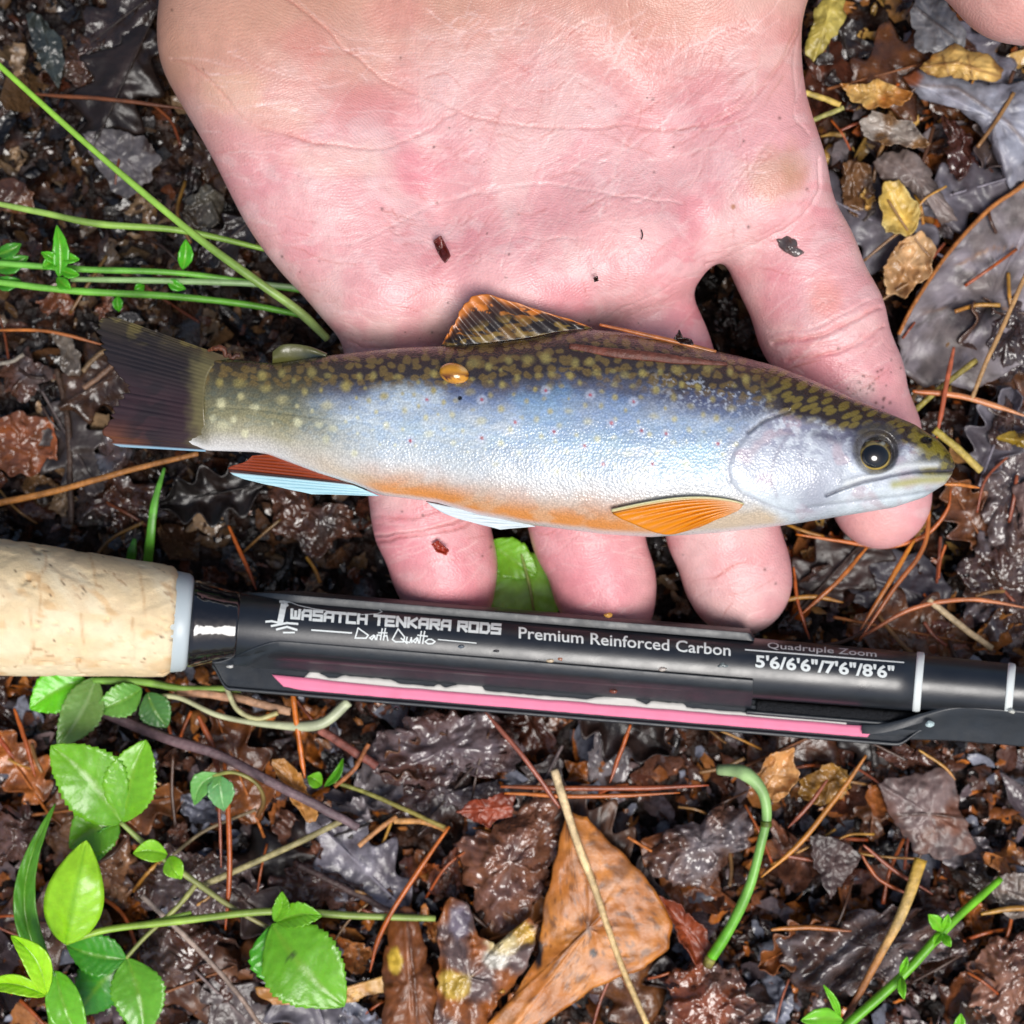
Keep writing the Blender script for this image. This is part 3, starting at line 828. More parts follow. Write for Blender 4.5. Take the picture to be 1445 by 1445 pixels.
    cheek = mix(cheek, lin((214, 222, 232)), .7 * fleck)
    base = mix(base, cheek, hd)
    fl2 = sst(.60, .68, fbm(u / 5, v / 3.5, 26, 3)) * sst(.14, .2, q) * sst(.42, .3, q) * sst(880, 1000, u) * sst(1110, 1060, u)
    base = mix(base, lin((196, 206, 222)), .6 * fl2)
    ht = sst(1060, 1110, u) * sst(.34, .24, q + .06 * (fbm(u / 20, v / 20, 33, 2) - .5))
    headtop = mix(np.tile(lin((50, 38, 34)), (n, 1)), lin((120, 104, 46)), sst(.46, .34, worley(u / 20, (v + .35 * u) / 10, 96)))
    base = mix(base, headtop, ht)
    sn = sst(1278, 1312, u) * sst(676, 668, v)
    base = mix(base, mix(np.tile(lin((128, 116, 30)), (n, 1)), lin((70, 62, 24)), sst(.5, .62, fbm(u / 9, v / 9, 97, 3))), .92 * sn)
    base = mix(base, lin((74, 72, 92)), .7 * np.exp(-(seg_dist(u, v, [(1150, 612), (1185, 620), (1200, 612)]) / 7) ** 2))
    base = mix(base, lin((120, 118, 140)), .6 * np.exp(-(np.hypot(u - 1150, (v - 704)) / 34) ** 2))
    # pale maxilla above the mouth, yellow lower lip
    base = mix(base, lin((222, 226, 226)), .85 * np.exp(-(seg_dist(u, v, [(1322, 655), (1280, 656), (1240, 668), (1195, 682)]) / 5) ** 2))
    base = mix(base, lin((176, 172, 84)), .75 * np.exp(-(seg_dist(u, v, [(1334, 676), (1300, 678), (1262, 684)]) / 6) ** 2))
    base = mix(base, lin((66, 66, 84)), .75 * np.exp(-(seg_dist(u, v + 2 * (fbm(u / 14, v / 14, 6, 2) - .5), MOUTH) / 2.0) ** 2))
    base = mix(base, lin((120, 128, 140)), .4 * np.exp(-(seg_dist(u, v, JAWLO) / 2.5) ** 2))
    base = mix(base, lin((96, 92, 92)), .6 * np.exp(-(seg_dist(u, v, GILL[:3]) / 2.6) ** 2))
    base = mix(base, lin((150, 150, 166)), .35 * np.exp(-(seg_dist(u, v, GILL[2:]) / 2.2) ** 2))
    base = mix(base, lin((140, 132, 150)), .4 * np.exp(-(seg_dist(u, v, PREOP) / 2.2) ** 2))
    ed = np.hypot(u - 1237, v - 631)
    base = mix(base, lin((66, 66, 82)), .7 * np.exp(-((ed - 34) / 5) ** 2) * sst(660, 620, v))
    base = mix(base, lin((64, 60, 58)), .85 * sst(38, 28, ed + 4 * (fbm(u / 9, v / 9, 88, 2) - .5)))
    nd = np.hypot((u - 1307) / 9, (v - 621) / 5)
    base = mix(base, lin((18, 16, 16)), sst(1.15, .8, nd))
    # spots
    for i, (x, y, r) in enumerate(SPOTS):
        m = np.where((np.abs(u - x) < 18) & (np.abs(v - y) < 18))[0]
        if not len(m): continue
        d = np.hypot((u[m] - x) * (1 + .3 * math.sin(i * 2.1)), v[m] - y) + 2.5 * (fbm(u[m] / 5, v[m] / 5, i, 2) - .5)
        qm = np.clip((y - f_top(x)) / (f_bot(x) - f_top(x)), 0, 1)
        c = lin((168, 154, 88)) * (1 - sst(.25, .6, qm)) + lin((228, 226, 184)) * sst(.25, .6, qm)
        base[m] = mix(base[m], c, (.85 - .3 * (i % 3) / 2) * sst(r * 1.1, r * .2, d) * (1 - .3 * sst(.4, .7, qm)))
    for x, y in REDS:
        m = np.where((np.abs(u - x) < 14) & (np.abs(v - y) < 14))[0]
        d = np.hypot(u[m] - x, v[m] - y)
        base[m] = mix(base[m], lin((206, 214, 232)), .45 * sst(9, 5, d))
        base[m] = mix(base[m], lin((176, 50, 62)), .8 * sst(3.6, 1.2, d + 1.6 * (fbm(u[m] / 3, v[m] / 3, int(x), 2) - .5)))
    d = np.hypot(u - 649, v - 562); base = mix(base, lin((14, 14, 16)), sst(4, 2.5, d))
    sc = 1 - .75 * sst(-6, 6, u - gx)
    sc = sc * sst(.02, .2, q) * sst(1.0, .9, q)
    return np.concatenate([base, np.clip(sc, 0, 1)[:, None]], 1)

def make_body():
    nu = 760
    us = np.concatenate([np.linspace(262, 1330, nu - 24), 1330 + 18 * np.sin(np.linspace(0, np.pi / 2, 25)[1:])])
    us[-1] = 1347.9
    top = smooth1(f_top(us), 5); bot = smooth1(f_bot(us), 5)
    top[-26:] = f_top(us[-26:]); bot[-26:] = f_bot(us[-26:])
    c = (top + bot) / 2; hh = (bot - top) / 2
    th = smooth1(f_thick(us), 9); th[-12:] = f_thick(us[-12:])
    front = np.linspace(-np.pi / 2, np.pi / 2, 236)          # the flank that faces up
    back = np.linspace(np.pi / 2, 3 * np.pi / 2, 60)[1:-1]
    ang = np.concatenate([front, back]); m = len(ang)
    sy = np.sin(ang); cz = np.cos(ang)
    cz = np.sign(cz) * np.abs(cz) ** 0.82
    U = np.repeat(us[:, None], m, 1)
    Vv = c[:, None] + hh[:, None] * sy[None]
    q = (Vv - top[:, None]) / (2 * hh[:, None] + 1e-6)
    Z = f_mid_z(us)[:, None] + th[:, None] * 0.12 * cz[None]
    # relief of head and gill cover on the upper flank
    u, v, z = U.ravel(), Vv.ravel(), Z.ravel()
    f = np.repeat((np.cos(ang) > -.05)[None], len(us), 0).ravel() * 1.0
    gx = np.interp(v, [575, 590, 610, 640, 665, 690, 713, 745], [1108, 1082, 1056, 1033, 1027, 1040, 1085, 1120])
    dz = .22 * sst(-6, 9, u - gx) * sst(1250, 1090, u) * sst(572, 596, v)
    dz -= .10 * np.exp(-(seg_dist(u, v, GILL) / 3.0) ** 2) + .45 * np.exp(-(seg_dist(u, v, GILL[:3]) / 2.6) ** 2)
    px = np.interp(v, [600, 628, 652, 676, 705], [1120, 1102, 1091, 1087, 1098])
    dz += .12 * sst(-4, 5, u - px) * sst(1210, 1120, u) * sst(604, 618, v)
    dz -= .65 * np.exp(-(seg_dist(u, v + 2 * (fbm(u / 14, v / 14, 6, 2) - .5), MOUTH) / 2.2) ** 2)
    dz += .5 * np.exp(-(seg_dist(u, v, [(1322, 656), (1280, 657), (1240, 668), (1190, 683)]) / 6) ** 2)
    dz += .35 * np.exp(-(seg_dist(u, v, [(1330, 680), (1280, 684), (1210, 697)]) / 7) ** 2)
    dz -= .3 * np.exp(-(seg_dist(u, v, JAWLO) / 3) ** 2)
    ed = np.hypot(u - 1236, v - 638)
    dz += .2 * np.exp(-((ed - 36) / 7) ** 2) - 1.2 * sst(34, 24, ed)
    dz -= .9 * sst(1.2, .6, np.hypot((u - 1307) / 8, (v - 621) / 5))
    dz += .22 * (fbm(u / 28, v / 28, 51, 3) - .5) * sst(1030, 1060, u) * sst(1330, 1300, u)
    dz -= .16 * np.exp(-((v - (f_top(u) + .52 * (f_bot(u) - f_top(u)))) / 2.2) ** 2) * sst(280, 320, u) * sst(620, 420, u)
    dz += .12 * (fbm(u / 36, v / 14, 53, 3) - .5)
    z = z + dz * f
    col = fish_color(u, v, np.clip(q.ravel(), 0, 1), None)
    V = W(u, v, z / 1000)
    F = grid_faces(len(us), m, True)
    F = [tuple(map(int, t)) for t in F]
    F.append(tuple(range(m))); F.append(tuple(range(len(us) * m - 1, (len(us) - 1) * m - 1, -1)))
    return mk('body', V, F, M['fish'], fish, col)

body = make_body()
def fish_surf(u, v):
    """height (mm) of the upper flank"""
    t, b = f_top(u), f_bot(u)
    s = np.clip(((v - (t + b) / 2) / ((b - t) / 2)), -1, 1)
    return f_mid_z(u) + f_thick(u) * .12 * np.sqrt(np.maximum(0, 1 - s * s)) ** .82

def fin(name, base, tip, zbase, ztip, colf, n=60, m=26, ray=0.16, rays=14, ragged=0.0, seed=0, thick=0.00025, bow=0.0, arc=0.0):
    """fin membrane between a base line and a free edge (pixels), with raised rays; z in mm"""
    b = catmull(base, n); t = catmull(tip, n)
    k = np.linspace(0, 1, m); s = np.linspace(0, 1, n)
    t = t + (t - b) / (np.linalg.norm(t - b, axis=1)[:, None] + 1e-6) * (ragged * (noise2(s * rays * 2, s * 0 + seed, seed) - .6))[:, None]
    P = b[:, None] * (1 - k)[None, :, None] + t[:, None] * k[None, :, None]
    P[..., 1] -= arc * np.sin(np.pi * k ** .8)[None] * (1 - s)[:, None]
    zb = np.interp(s, np.linspace(0, 1, len(zbase)), zbase); zt = np.interp(s, np.linspace(0, 1, len(ztip)), ztip)
    Z = zb[:, None] * (1 - k)[None] + zt[:, None] * k[None] + bow * np.sin(np.pi * k)[None]
    Z = Z + ray * np.cos(2 * np.pi * rays * s)[:, None] * np.sin(np.pi * np.clip(k * .96, 0, 1))[None] ** .8
    Z = Z + .35 * (noise2(np.repeat(s[:, None], m, 1) * 5, np.repeat(k[None], n, 0) * 2.5, seed + 3) - .5)
    S2, K2 = np.repeat(s[:, None], m, 1), np.repeat(k[None], n, 0)
    u, v = P[..., 0].ravel(), P[..., 1].ravel()
    col = colf(S2.ravel(), K2.ravel(), u, v)
    V = W(u, v, Z.ravel() / 1000)
    return mk(name, V, grid_faces(n, m), M['fin'], fish, col, solid=thick)

def raystripe(s, k, n, a): return 1 - a * (.5 + .5 * np.cos(2 * np.pi * n * s + 1.0))

def tail_col(s, k, u, v):
    c = mix(np.tile(lin((42, 34, 34)), (len(s), 1)), lin((84, 74, 50)), .6 * sst(.3, .0, s))
    c = mix(c, lin((58, 38, 42)), sst(.35, .6, s) * .8)
    c = mix(c, lin((116, 66, 38)), .8 * sst(.72, .95, s) * sst(.5, .9, k))
    c = mix(c, lin((34, 28, 30)), .7 * np.exp(-((k - .62) / .2) ** 2) * sst(.5, .62, fbm(u / 18, v / 14, 8, 3)))
    c = mix(c, lin((112, 100, 56)), .85 * sst(.56, .62, fbm(u / 11, v / 9, 18, 2)) * sst(.25, .05, s))
    c = mix(c, lin((112, 104, 68)), .95 * sst(.26, .02, k + .12 * (fbm(u / 8, v / 8, 48, 2) - .5)) * sst(1.0, .86, s))
    c = mix(c, lin((150, 190, 214)), .9 * sst(.965, .985, s))
    return c * raystripe(s + .012 * (noise2(s * 20, k * 6, 3) - .5), k, 30, .14)[:, None]
fin('tail_fin', [(326, 506), (306, 512), (294, 528), (289, 550), (288, 572), (290, 600), (293, 622), (290, 637)],
    [(160, 446), (140, 452), (139, 470), (147, 496), (160, 520), (180, 548), (166, 568), (156, 592), (148, 612), (166, 630)],
    [33.3, 35.2, 35.7, 35.7, 35.2, 33.4], [31, 31, 32, 32.5, 32, 31, 30], tail_col, n=180, m=50, ray=.05, rays=30, ragged=9, seed=2)

def dorsal_col(s, k, u, v):
    c = mix(np.tile(lin((116, 84, 36)), (len(s), 1)), lin((214, 124, 44)), sst(.35, .8, k))
    blot = sst(.37, .43, fbm((u + v * .5) / 22 + .2, (v - u * .12) / 5.0, 28, 3)) * sst(1.0, .72, k + .25 * (fbm(u / 14, v / 14, 29, 2) - .5))
    c = mix(c, lin((24, 24, 30)), .92 * blot)
    c = mix(c, lin((146, 118, 52)), .8 * sst(.55, .62, fbm(u / 14, v / 8, 38, 2)) * sst(.6, .3, k))
    return c * raystripe(s, k, 12, .2)[:, None]
fin('dorsal_fin', [(622, 489), (650, 487), (690, 484), (740, 478), (790, 468), (836, 463)], [(626, 484), (636, 464), (650, 438), (676, 414), (744, 432), (838, 462)],
    [36.5, 37, 37], [36, 37.4, 37.8, 37.4, 37], dorsal_col, n=110, m=40, ray=.2, rays=13, ragged=5, seed=4)

fin('adipose_fin', [(384, 512), (410, 510), (440, 506), (460, 502)], [(386, 496), (402, 486), (430, 488), (461, 501)], [35, 36], [36, 36.6, 36.6, 36],
    lambda s, k, u, v: mix(np.tile(lin((84, 84, 44)), (len(s), 1)), lin((46, 56, 60)), sst(.3, .8, s) * sst(.8, .3, k)), n=40, m=16, ray=0.0, seed=6, thick=.0006, bow=.35)

def edge_col(main, inner=(150, 62, 24), white=(176, 216, 226), start=.62):
    def f(s, k, u, v):
        c = mix(np.tile(lin(main), (len(s), 1)), lin(inner), .6 * fbm(u / 14, v / 10, 5, 3))
        c = c * raystripe(s, k, 11, .3)[:, None]
        c = mix(c, lin((22, 20, 22)), .95 * np.exp(-((s - start + .06) / .045) ** 2))
        c = mix(c, lin(white), sst(start - .03, start + .02, s))
        return c
    return f
# anal and pelvic fins: the white leading edge lies lowest in the picture
fin('anal_fin', [(380, 641), (430, 660), (480, 678), (512, 690), (536, 700)], [(356, 643), (345, 652), (322, 661), (345, 676), (440, 697)], [34.5, 34.5, 34.5], [34, 33.4, 33, 33, 33.4],
    edge_col((146, 58, 22)), n=90, m=40, ray=.12, rays=11, seed=8)
fin('pelvic_fin', [(652, 712), (690, 723), (720, 732), (742, 739), (756, 743)], [(636, 711), (616, 708), (602, 708), (636, 728), (706, 747)], [34.8, 34.5, 34.2], [34.8, 34.2, 33.6, 33.4, 33.6],
    edge_col((158, 60, 20), white=(208, 220, 226), start=.5), n=70, m=30, ray=.1, rays=9, seed=9)
def pect_col(s, k, u, v):
    c = mix(np.tile(lin((232, 140, 16)), (len(s), 1)), lin((226, 168, 120)), sst(.35, .02, k))
    c = c * raystripe(s, k, 10, .18)[:, None]
    c = mix(c, lin((30, 26, 22)), .9 * np.exp(-((s - .145) / .035) ** 2))
    c = mix(c, lin((206, 200, 150)), sst(.12, .08, s))
    return c
pz = lambda x, y: fish_surf(x, y) + .9
fin('pectoral_fin', [(1050, 711), (1048, 713), (1046, 716), (1042, 720)], [(862, 719), (868, 727), (900, 742), (940, 754), (985, 744)], [pz(1048, 712), pz(1044, 717)], [pz(862, 719) + .4, pz(900, 742) + .6, pz(940, 750) + .6, pz(985, 744)],
    pect_col, n=80, m=50, ray=.2, rays=10, ragged=2, seed=10, bow=.9, arc=13)

def make_eye():
    r = 25.0
    n, m = 40, 48
    ph = np.linspace(0.0, np.pi * .62, n); th = np.linspace(0, 2 * np.pi, m, endpoint=False)
    PH, TH = np.meshgrid(ph, th, indexing='ij')
    zc = float(fish_surf(*EYE)) - 2.2
    rx = 27.0
    u = EYE[0] + rx * np.sin(PH) * np.cos(TH); v = EYE[1] - 2 + r * np.sin(PH) * np.sin(TH)
    z = zc + r * .12 * np.cos(PH) * .95
    V = W(u.ravel(), v.ravel(), z.ravel() / 1000)
    du, dv = u.ravel() - EYE[0], v.ravel() - EYE[1] - 1
    d = np.hypot(du / 1.12, dv)
    c = np.tile(lin((40, 38, 36)), (len(d), 1))
    c = mix(c, lin((112, 100, 60)), sst(26, 20, d) * sst(.42, .62, fbm(u.ravel() / 7, v.ravel() / 7, 4, 2)))
    c = mix(c, lin((168, 174, 168)), .7 * sst(.55, .66, fbm(u.ravel() / 8, v.ravel() / 5, 14, 2)) * sst(-8, -16, dv))
    c = mix(c, lin((196, 168, 80)), (.35 + .6 * sst(-4, 10, dv)) * np.exp(-((d - 17.4 + 1.5 * (fbm(u.ravel() / 6, v.ravel() / 6, 44, 2) - .5)) / 1.9) ** 2))
    c = mix(c, lin((6, 8, 12)), sst(17.4, 15.8, np.hypot(du / 1.18, dv)))
    return mk('eye', V, grid_faces(n, m, True)[:, ::-1], M['eye'], fish, c)
make_eye()
# ------------------------------------------------------------------ the rod: cork grip, ferrule, carbon tube, line keeper
SL = 0.083; AX = math.hypot(1, SL)
RZ = 20.0
def axis_v(u): return 882 + SL * (u - 330)
def RP(a, b, z):
    """a: pixel column along the rod, b: pixels across it (down the picture), z: mm"""
    a = np.asarray(a, float); b = np.asarray(b, float)
    return W(a - b * SL / AX, axis_v(a) + b / AX, np.asarray(z, float) / 1000)

rod = empty('fishing_rod', W(600, 905, 0.012))
tag(rod, 'telescopic fishing rod with cork grip lying below the fingertips', 'fishing rod')

def lathe(name, prof, mat, nseg=72, colf=None, av=None, zc=RZ, smooth=True, sub=1):
    """prof: (u, radius px) along the rod; av gives the picture row of the axis"""
    pr = np.asarray(prof, float)
    if sub > 1:
        t = np.arange(len(pr)); tt = np.linspace(0, len(pr) - 1, (len(pr) - 1) * sub + 1)
        pr = np.stack([np.interp(tt, t, pr[:, 0]), np.interp(tt, t, pr[:, 1])], 1)
    th = np.linspace(0, 2 * np.pi, nseg, endpoint=False)
    A = np.repeat(pr[:, 0][:, None], nseg, 1); R = np.repeat(pr[:, 1][:, None], nseg, 1); TH = np.repeat(th[None], len(pr), 0)
    b = R * np.sin(TH); z = zc + R * .12 * np.cos(TH) * 1.06
    av = av or axis_v
    u = A - b * SL / AX; v = av(A) + b / AX
    V = W(u.ravel(), v.ravel(), z.ravel() / 1000)
    F = [tuple(map(int, q)) for q in grid_faces(len(pr), nseg, True)]
    F.append(tuple(range(nseg - 1, -1, -1))); F.append(tuple(range((len(pr) - 1) * nseg, len(pr) * nseg)))
    return mk(name, V, F, mat, rod, colf(A.ravel(), (R * TH).ravel(), TH.ravel()) if colf else None, smooth)

# cork grip
def cork_v(u): return np.interp(u, [-500, 0, 240, 270], [838, 857, 877, 879])
def cork_col(a, s, th):
    c = mix(np.tile(lin((232, 208, 166)), (len(a), 1)), lin((240, 222, 186)), sst(.35, .65, fbm(a / 60, s / 40, 2, 3)))
    c = mix(c, lin((214, 168, 112)), .55 * sst(.62, .74, fbm(a / 38, s / 22, 12, 4)))
    c = mix(c, lin((232, 206, 166)), .6 * sst(.56, .7, fbm(a / 30, s / 30, 22, 3)))
    g = (a - 40 * fbm(s / 60, a * 0, 5, 2))
    c = mix(c, lin((186, 136, 84)), .45 * np.exp(-((np.mod(g, 72) - 36) / 2.2) ** 2) * sst(.42, .6, fbm(a / 40, s / 40, 77, 2)))
    c = mix(c, lin((150, 96, 52)), 0.55 * sst(.73, .82, fbm(a / 22, s / 8, 32, 3)))
    c = mix(c, lin((74, 46, 28)), .8 * sst(.86, .9, fbm(a / 11, s / 6, 42, 2)))
    return c
us = np.linspace(-420, 236, 190)
prof = [(x, np.interp(x, [-420, 0, 120, 232], [104, 97, 88, 79]) * (1 + .012 * (noise2(x / 30, 0, 3) - .5))) for x in us] + [(240, 77), (246, 72), (248, 64)]
grip = lathe('cork_grip', prof, M['cork'], 150, cork_col, cork_v)
tag(grip, 'pale tan cork grip with pits and scuffs')
me = grip.data                                                # real pits in the cork
co = np.empty(len(me.vertices) * 3, np.float32); me.vertices.foreach_get('co', co); co = co.reshape(-1, 3)
nn = np.empty(len(me.vertices) * 3, np.float32); me.vertices.foreach_get('normal', nn); nn = nn.reshape(-1, 3)
uu, vv = co[:, 0] / S, co[:, 1] / S
pit = sst(.72, .8, fbm(uu / 22, vv / 8 + co[:, 2] / S / 9, 32, 3)) * .0007 + sst(.6, .7, fbm(uu / 34, vv / 20, 12, 3)) * .0002
me.vertices.foreach_set('co', (co - nn * pit[:, None]).astype(np.float32).ravel()); me.update()
lathe('winding_check', [(238, 62), (240, 70), (243, 72), (262, 69.5), (267, 66), (270, 58), (270, 50)], M['ring'], 90, None, cork_v, sub=2)
lathe('lacquered_taper', [(262, 56), (270, 62), (275, 62), (300, 55), (320, 50), (336, 47)], M['gloss'], 90, None, lambda u: np.interp(u, [262, 336], [879, 883]), sub=4)
TR = 44.0
lathe('carbon_tube', [(318, 40), (320, TR + 1.5), (326, TR + 2), (700, TR), (1100, 42.5), (1296, 41), (1298, 36)], M['matte'], 120, sub=6)
lathe('tip_section', [(1292, 30), (1293, 38.5), (1297, 39), (1420, 36.5), (1424, 36), (1425, 30)], M['matte'], 100, sub=6)
lathe('tip_section', [(1420, 26), (1421, 33), (1424, 33.5), (1900, 30), (1903, 20)], M['matte'], 90, sub=4)
lathe('silver_band', [(1290, 39), (1291, 42.2), (1297, 42.4), (1301, 41.6), (1302, 38)], M['print'], 90, sub=2)
lathe('silver_band', [(1419, 34), (1420, 37.4), (1427, 37.4), (1430, 36), (1431, 33)], M['print'], 90, sub=2)

# ---- the black line keeper clipped along the tube
keeper = mk('line_keeper', *tube_arrays(RP(np.linspace(430, 1060, 30), np.full(30, 30.0), np.full(30, RZ - 4.2)), .0018, 8), M['plastic'], rod)
def sweep(name, mat, us, profs, parent, smooth=True, cap=True):
    """profs(u) -> (b px, z mm) points; closed cross section swept along the rod"""
    rows = []
    for a in us:
        p = np.asarray(profs(a), float)
        rows.append(RP(np.full(len(p), a), p[:, 0], p[:, 1]))
    m = len(rows[0]); V = np.concatenate(rows)
    F = [tuple(map(int, q)) for q in grid_faces(len(us), m, True)]
    F.append(tuple(range(m - 1, -1, -1))); F.append(tuple(range((len(us) - 1) * m, len(us) * m)))
    o = mk(name, V, F, mat, parent, None, smooth)
    md = o.modifiers.new('edge', 'BEVEL'); md.width = .00018; md.segments = 2; md.limit_method = 'ANGLE'; md.angle_limit = .6
    return o
def arcp(r, a0, a1, n=14):
    t = np.radians(np.linspace(a0, a1, n))
    return [(r * math.sin(x), RZ + r * .12 * math.cos(x) * 1.06) for x in t]
# upper jaw of the clip, along the top edge of the tube
def upper(u):
    g = sst(318, 420, u); e = sst(1062, 1052, u)
    a0 = -62 - 26 * (1 - g); ro = TR + 1.5 + 10 * g * e
    return arcp(ro, -150, a0, 12) + arcp(TR + .8, a0 + 4, -150, 12)
sweep('upper_jaw', M['plastic'], np.concatenate([np.linspace(322, 430, 18), np.linspace(440, 1050, 40), [1054, 1058, 1061]]), upper, keeper)
# lower jaw: shoulder that hugs the tube then slopes to the flange
def lower(u):
    g = sst(306, 402, u) ; e = sst(1074, 1060, u)
    top = 54 - 38 * g ** .8
    h = .3 + .7 * g
    sh = min(top + 14, 46)
    zt = RZ + math.sqrt(max(0, 1 - (min(top, 43) / TR) ** 2)) * TR * .12
    zt = max(zt, RZ - 1.0)
    zs = RZ + 2.6 * g + .3
    bot = RZ - 3.4
    zt = min(zt + .55, RZ + 5.9)
    zl = RZ + 4.6 * g
    return [(top, min(zt, RZ + 5.6)), (top + 3, max(min(zt, RZ + 5.6), zl + .5)), (sh - 4, zl + .35), (sh, zl), (sh + 3, zl - .5 * g), (sh + 6, zl - 1.3 * g), (sh + 10, zl - 2.6 * g), (max(54, sh + 11), RZ - 1.1), (57.5, RZ - 1.9), (58, bot), (30, bot - 1.2), (10, RZ - 6.8), (-8, RZ - 7.0), (-8, RZ - 6.0), (14, RZ - 5.9), (34, RZ - 4.4), (45.5, RZ - 1.2), (45.5, RZ + .2)]
sweep('lower_jaw', M['plastic'], np.concatenate([np.linspace(304, 420, 26), np.linspace(435, 1046, 44), [1052, 1058, 1062, 1065]]), lower, keeper)
# flange that carries the tape, with a raised outer rim
def flange(u):
    l = sst(300, 330, u); r = sst(1312, 1272, u)
    q = min(l, 1) * 1.0
    w0, w1 = 52, 60 + 33 * q * (.25 + .75 * r)
    z0 = RZ - 2.2
    return [(w0, z0), (w1 - 5.5, z0), (w1 - 5, z0 + .55), (w1 - 1, z0 + .6), (w1, z0 + .2), (w1, z0 - 1.2), (w0, z0 - 1.2)]
sweep('flange', M['plastic'], np.concatenate([np.linspace(304, 340, 12), np.linspace(360, 1268, 50), np.linspace(1276, 1314, 8)]), flange, keeper)
# long low channel beyond the step, then the tail clamp
def channel(u):
    e = sst(1060, 1085, u)
    return [(44, RZ - 2.9), (56, RZ - 2.6), (60, RZ - 1.5), (63, RZ - 1.35), (66, RZ - 1.8), (66, RZ - 3.8), (40, RZ - 4.4)]
sweep('channel', M['plastic'], np.linspace(1058, 1345, 24), channel, keeper)
def clamp(u):
    g = sst(1225, 1372, u)
    top = 66 - 40 * g
    return [(top, RZ + 4.0 * g - 1.4), (top + 5, RZ + 4.0 * g - 1.3), (top + 14, RZ + 2.6 * g - 1.0), (70 - 4 * g, RZ - 1.6), (84 - 6 * g, RZ - 2.4), (85 - 6 * g, RZ - 4.0), (30, RZ - 5.4), (0, RZ - 6.6), (0, RZ - 5.6), (36, RZ - 3.4), (top + 1, RZ - 1.9 + 1.2 * g)]
sweep('tail_clamp', M['plastic'], np.linspace(1222, 1700, 60), clamp, keeper)
pad = []
N_ = 60; A_ = np.linspace(1072, 1318, N_)
P0 = []
for b0, dz in ((45, 0.0), (49, .5), (53, .55), (57, .45), (60, .1)):
    k = 1 - .55 * sst(1230, 1318, A_)
    P0.append(RP(A_, 45 + (b0 - 45) * k + 5 * sst(1200, 1318, A_) * 0, RZ - 2.35 + dz + .5 * (noise2(A_ / 4, np.full(N_, b0 / 3.0), 3) - .5)))
mk('foam_pad', np.stack(P0, 1).reshape(-1, 3), grid_faces(N_, 5)[:, ::-1], M['foam'], keeper, solid=.0006)
# pink tape and its torn white backing on the flange
def strip(name, mat, u0, u1, lo, hi, z, parent, n=200, slant=0):
    a = np.linspace(u0, u1, n)
    l, h_ = lo(a), hi(a)
    k = np.linspace(0, 1, 4)
    B = l[:, None] * (1 - k) + h_[:, None] * k
    A = np.repeat(a[:, None], 4, 1) + slant * (k[None] - .5) * np.where((np.arange(n) < n / 2), 1, -.6)[:, None] * np.maximum(0, 1 - np.minimum(np.arange(n), n - 1 - np.arange(n)) / 6)[:, None]
    return mk(name, RP(A, B, np.full_like(A, z)).reshape(-1, 3), grid_faces(n, 4)[:, ::-1], mat, parent, None, False, .00012)
torn = lambda a: 63.8 - 8.5 * np.maximum(0, np.sin(a / 34.0 + 2.0 * noise2(a / 90, a * 0, 7)) - .55) * 2 - 5 * sst(.62, .8, noise2(a / 26, a * 0, 5)) - 1.2 * noise2(a / 6, a * 0, 6)
tp = strip('paper_backing', M['white'], 430, 1200, lambda a: torn(a) * sst(430, 450, a) + 68 * (1 - sst(430, 450, a)), lambda a: a * 0 + 73.0, RZ - 2.02, keeper, 260)
strip('pink_tape', M['pink'], 398, 1236, lambda a: 68.5 - 2.5 * sst(600, 400, a) + 1.2 * (noise2(a / 25, a * 0, 19) - .5), lambda a: 83.5 - 3 * sst(440, 400, a) + .6 * noise2(a / 12, a * 0, 9), RZ - 1.86, keeper, 160, slant=18)

# ---- printing on the tube
def wrap(name, pts_uv, F, mat, lift=.07):
    """flat lettering (pixel coordinates) laid onto the round tube"""
    p = np.asarray(pts_uv, float)
    b = (p[:, 1] - axis_v(p[:, 0])) * AX
    a = p[:, 0] + b * SL / AX * 1.0
    r = np.interp(a, [320, 700, 1100, 1296], [TR + 2, TR, 42.5, 41])
    z = RZ + np.sqrt(np.maximum(0, r ** 2 - b ** 2)) * .12 * 1.06 + lift
    if p.shape[1] > 2: z = z + p[:, 2]
    return mk(name, RP(a, b, z), F, mat, tube_obj, None, False)
tube_obj = [o for o in rod.children if o.name.startswith('carbon_tube')][0]

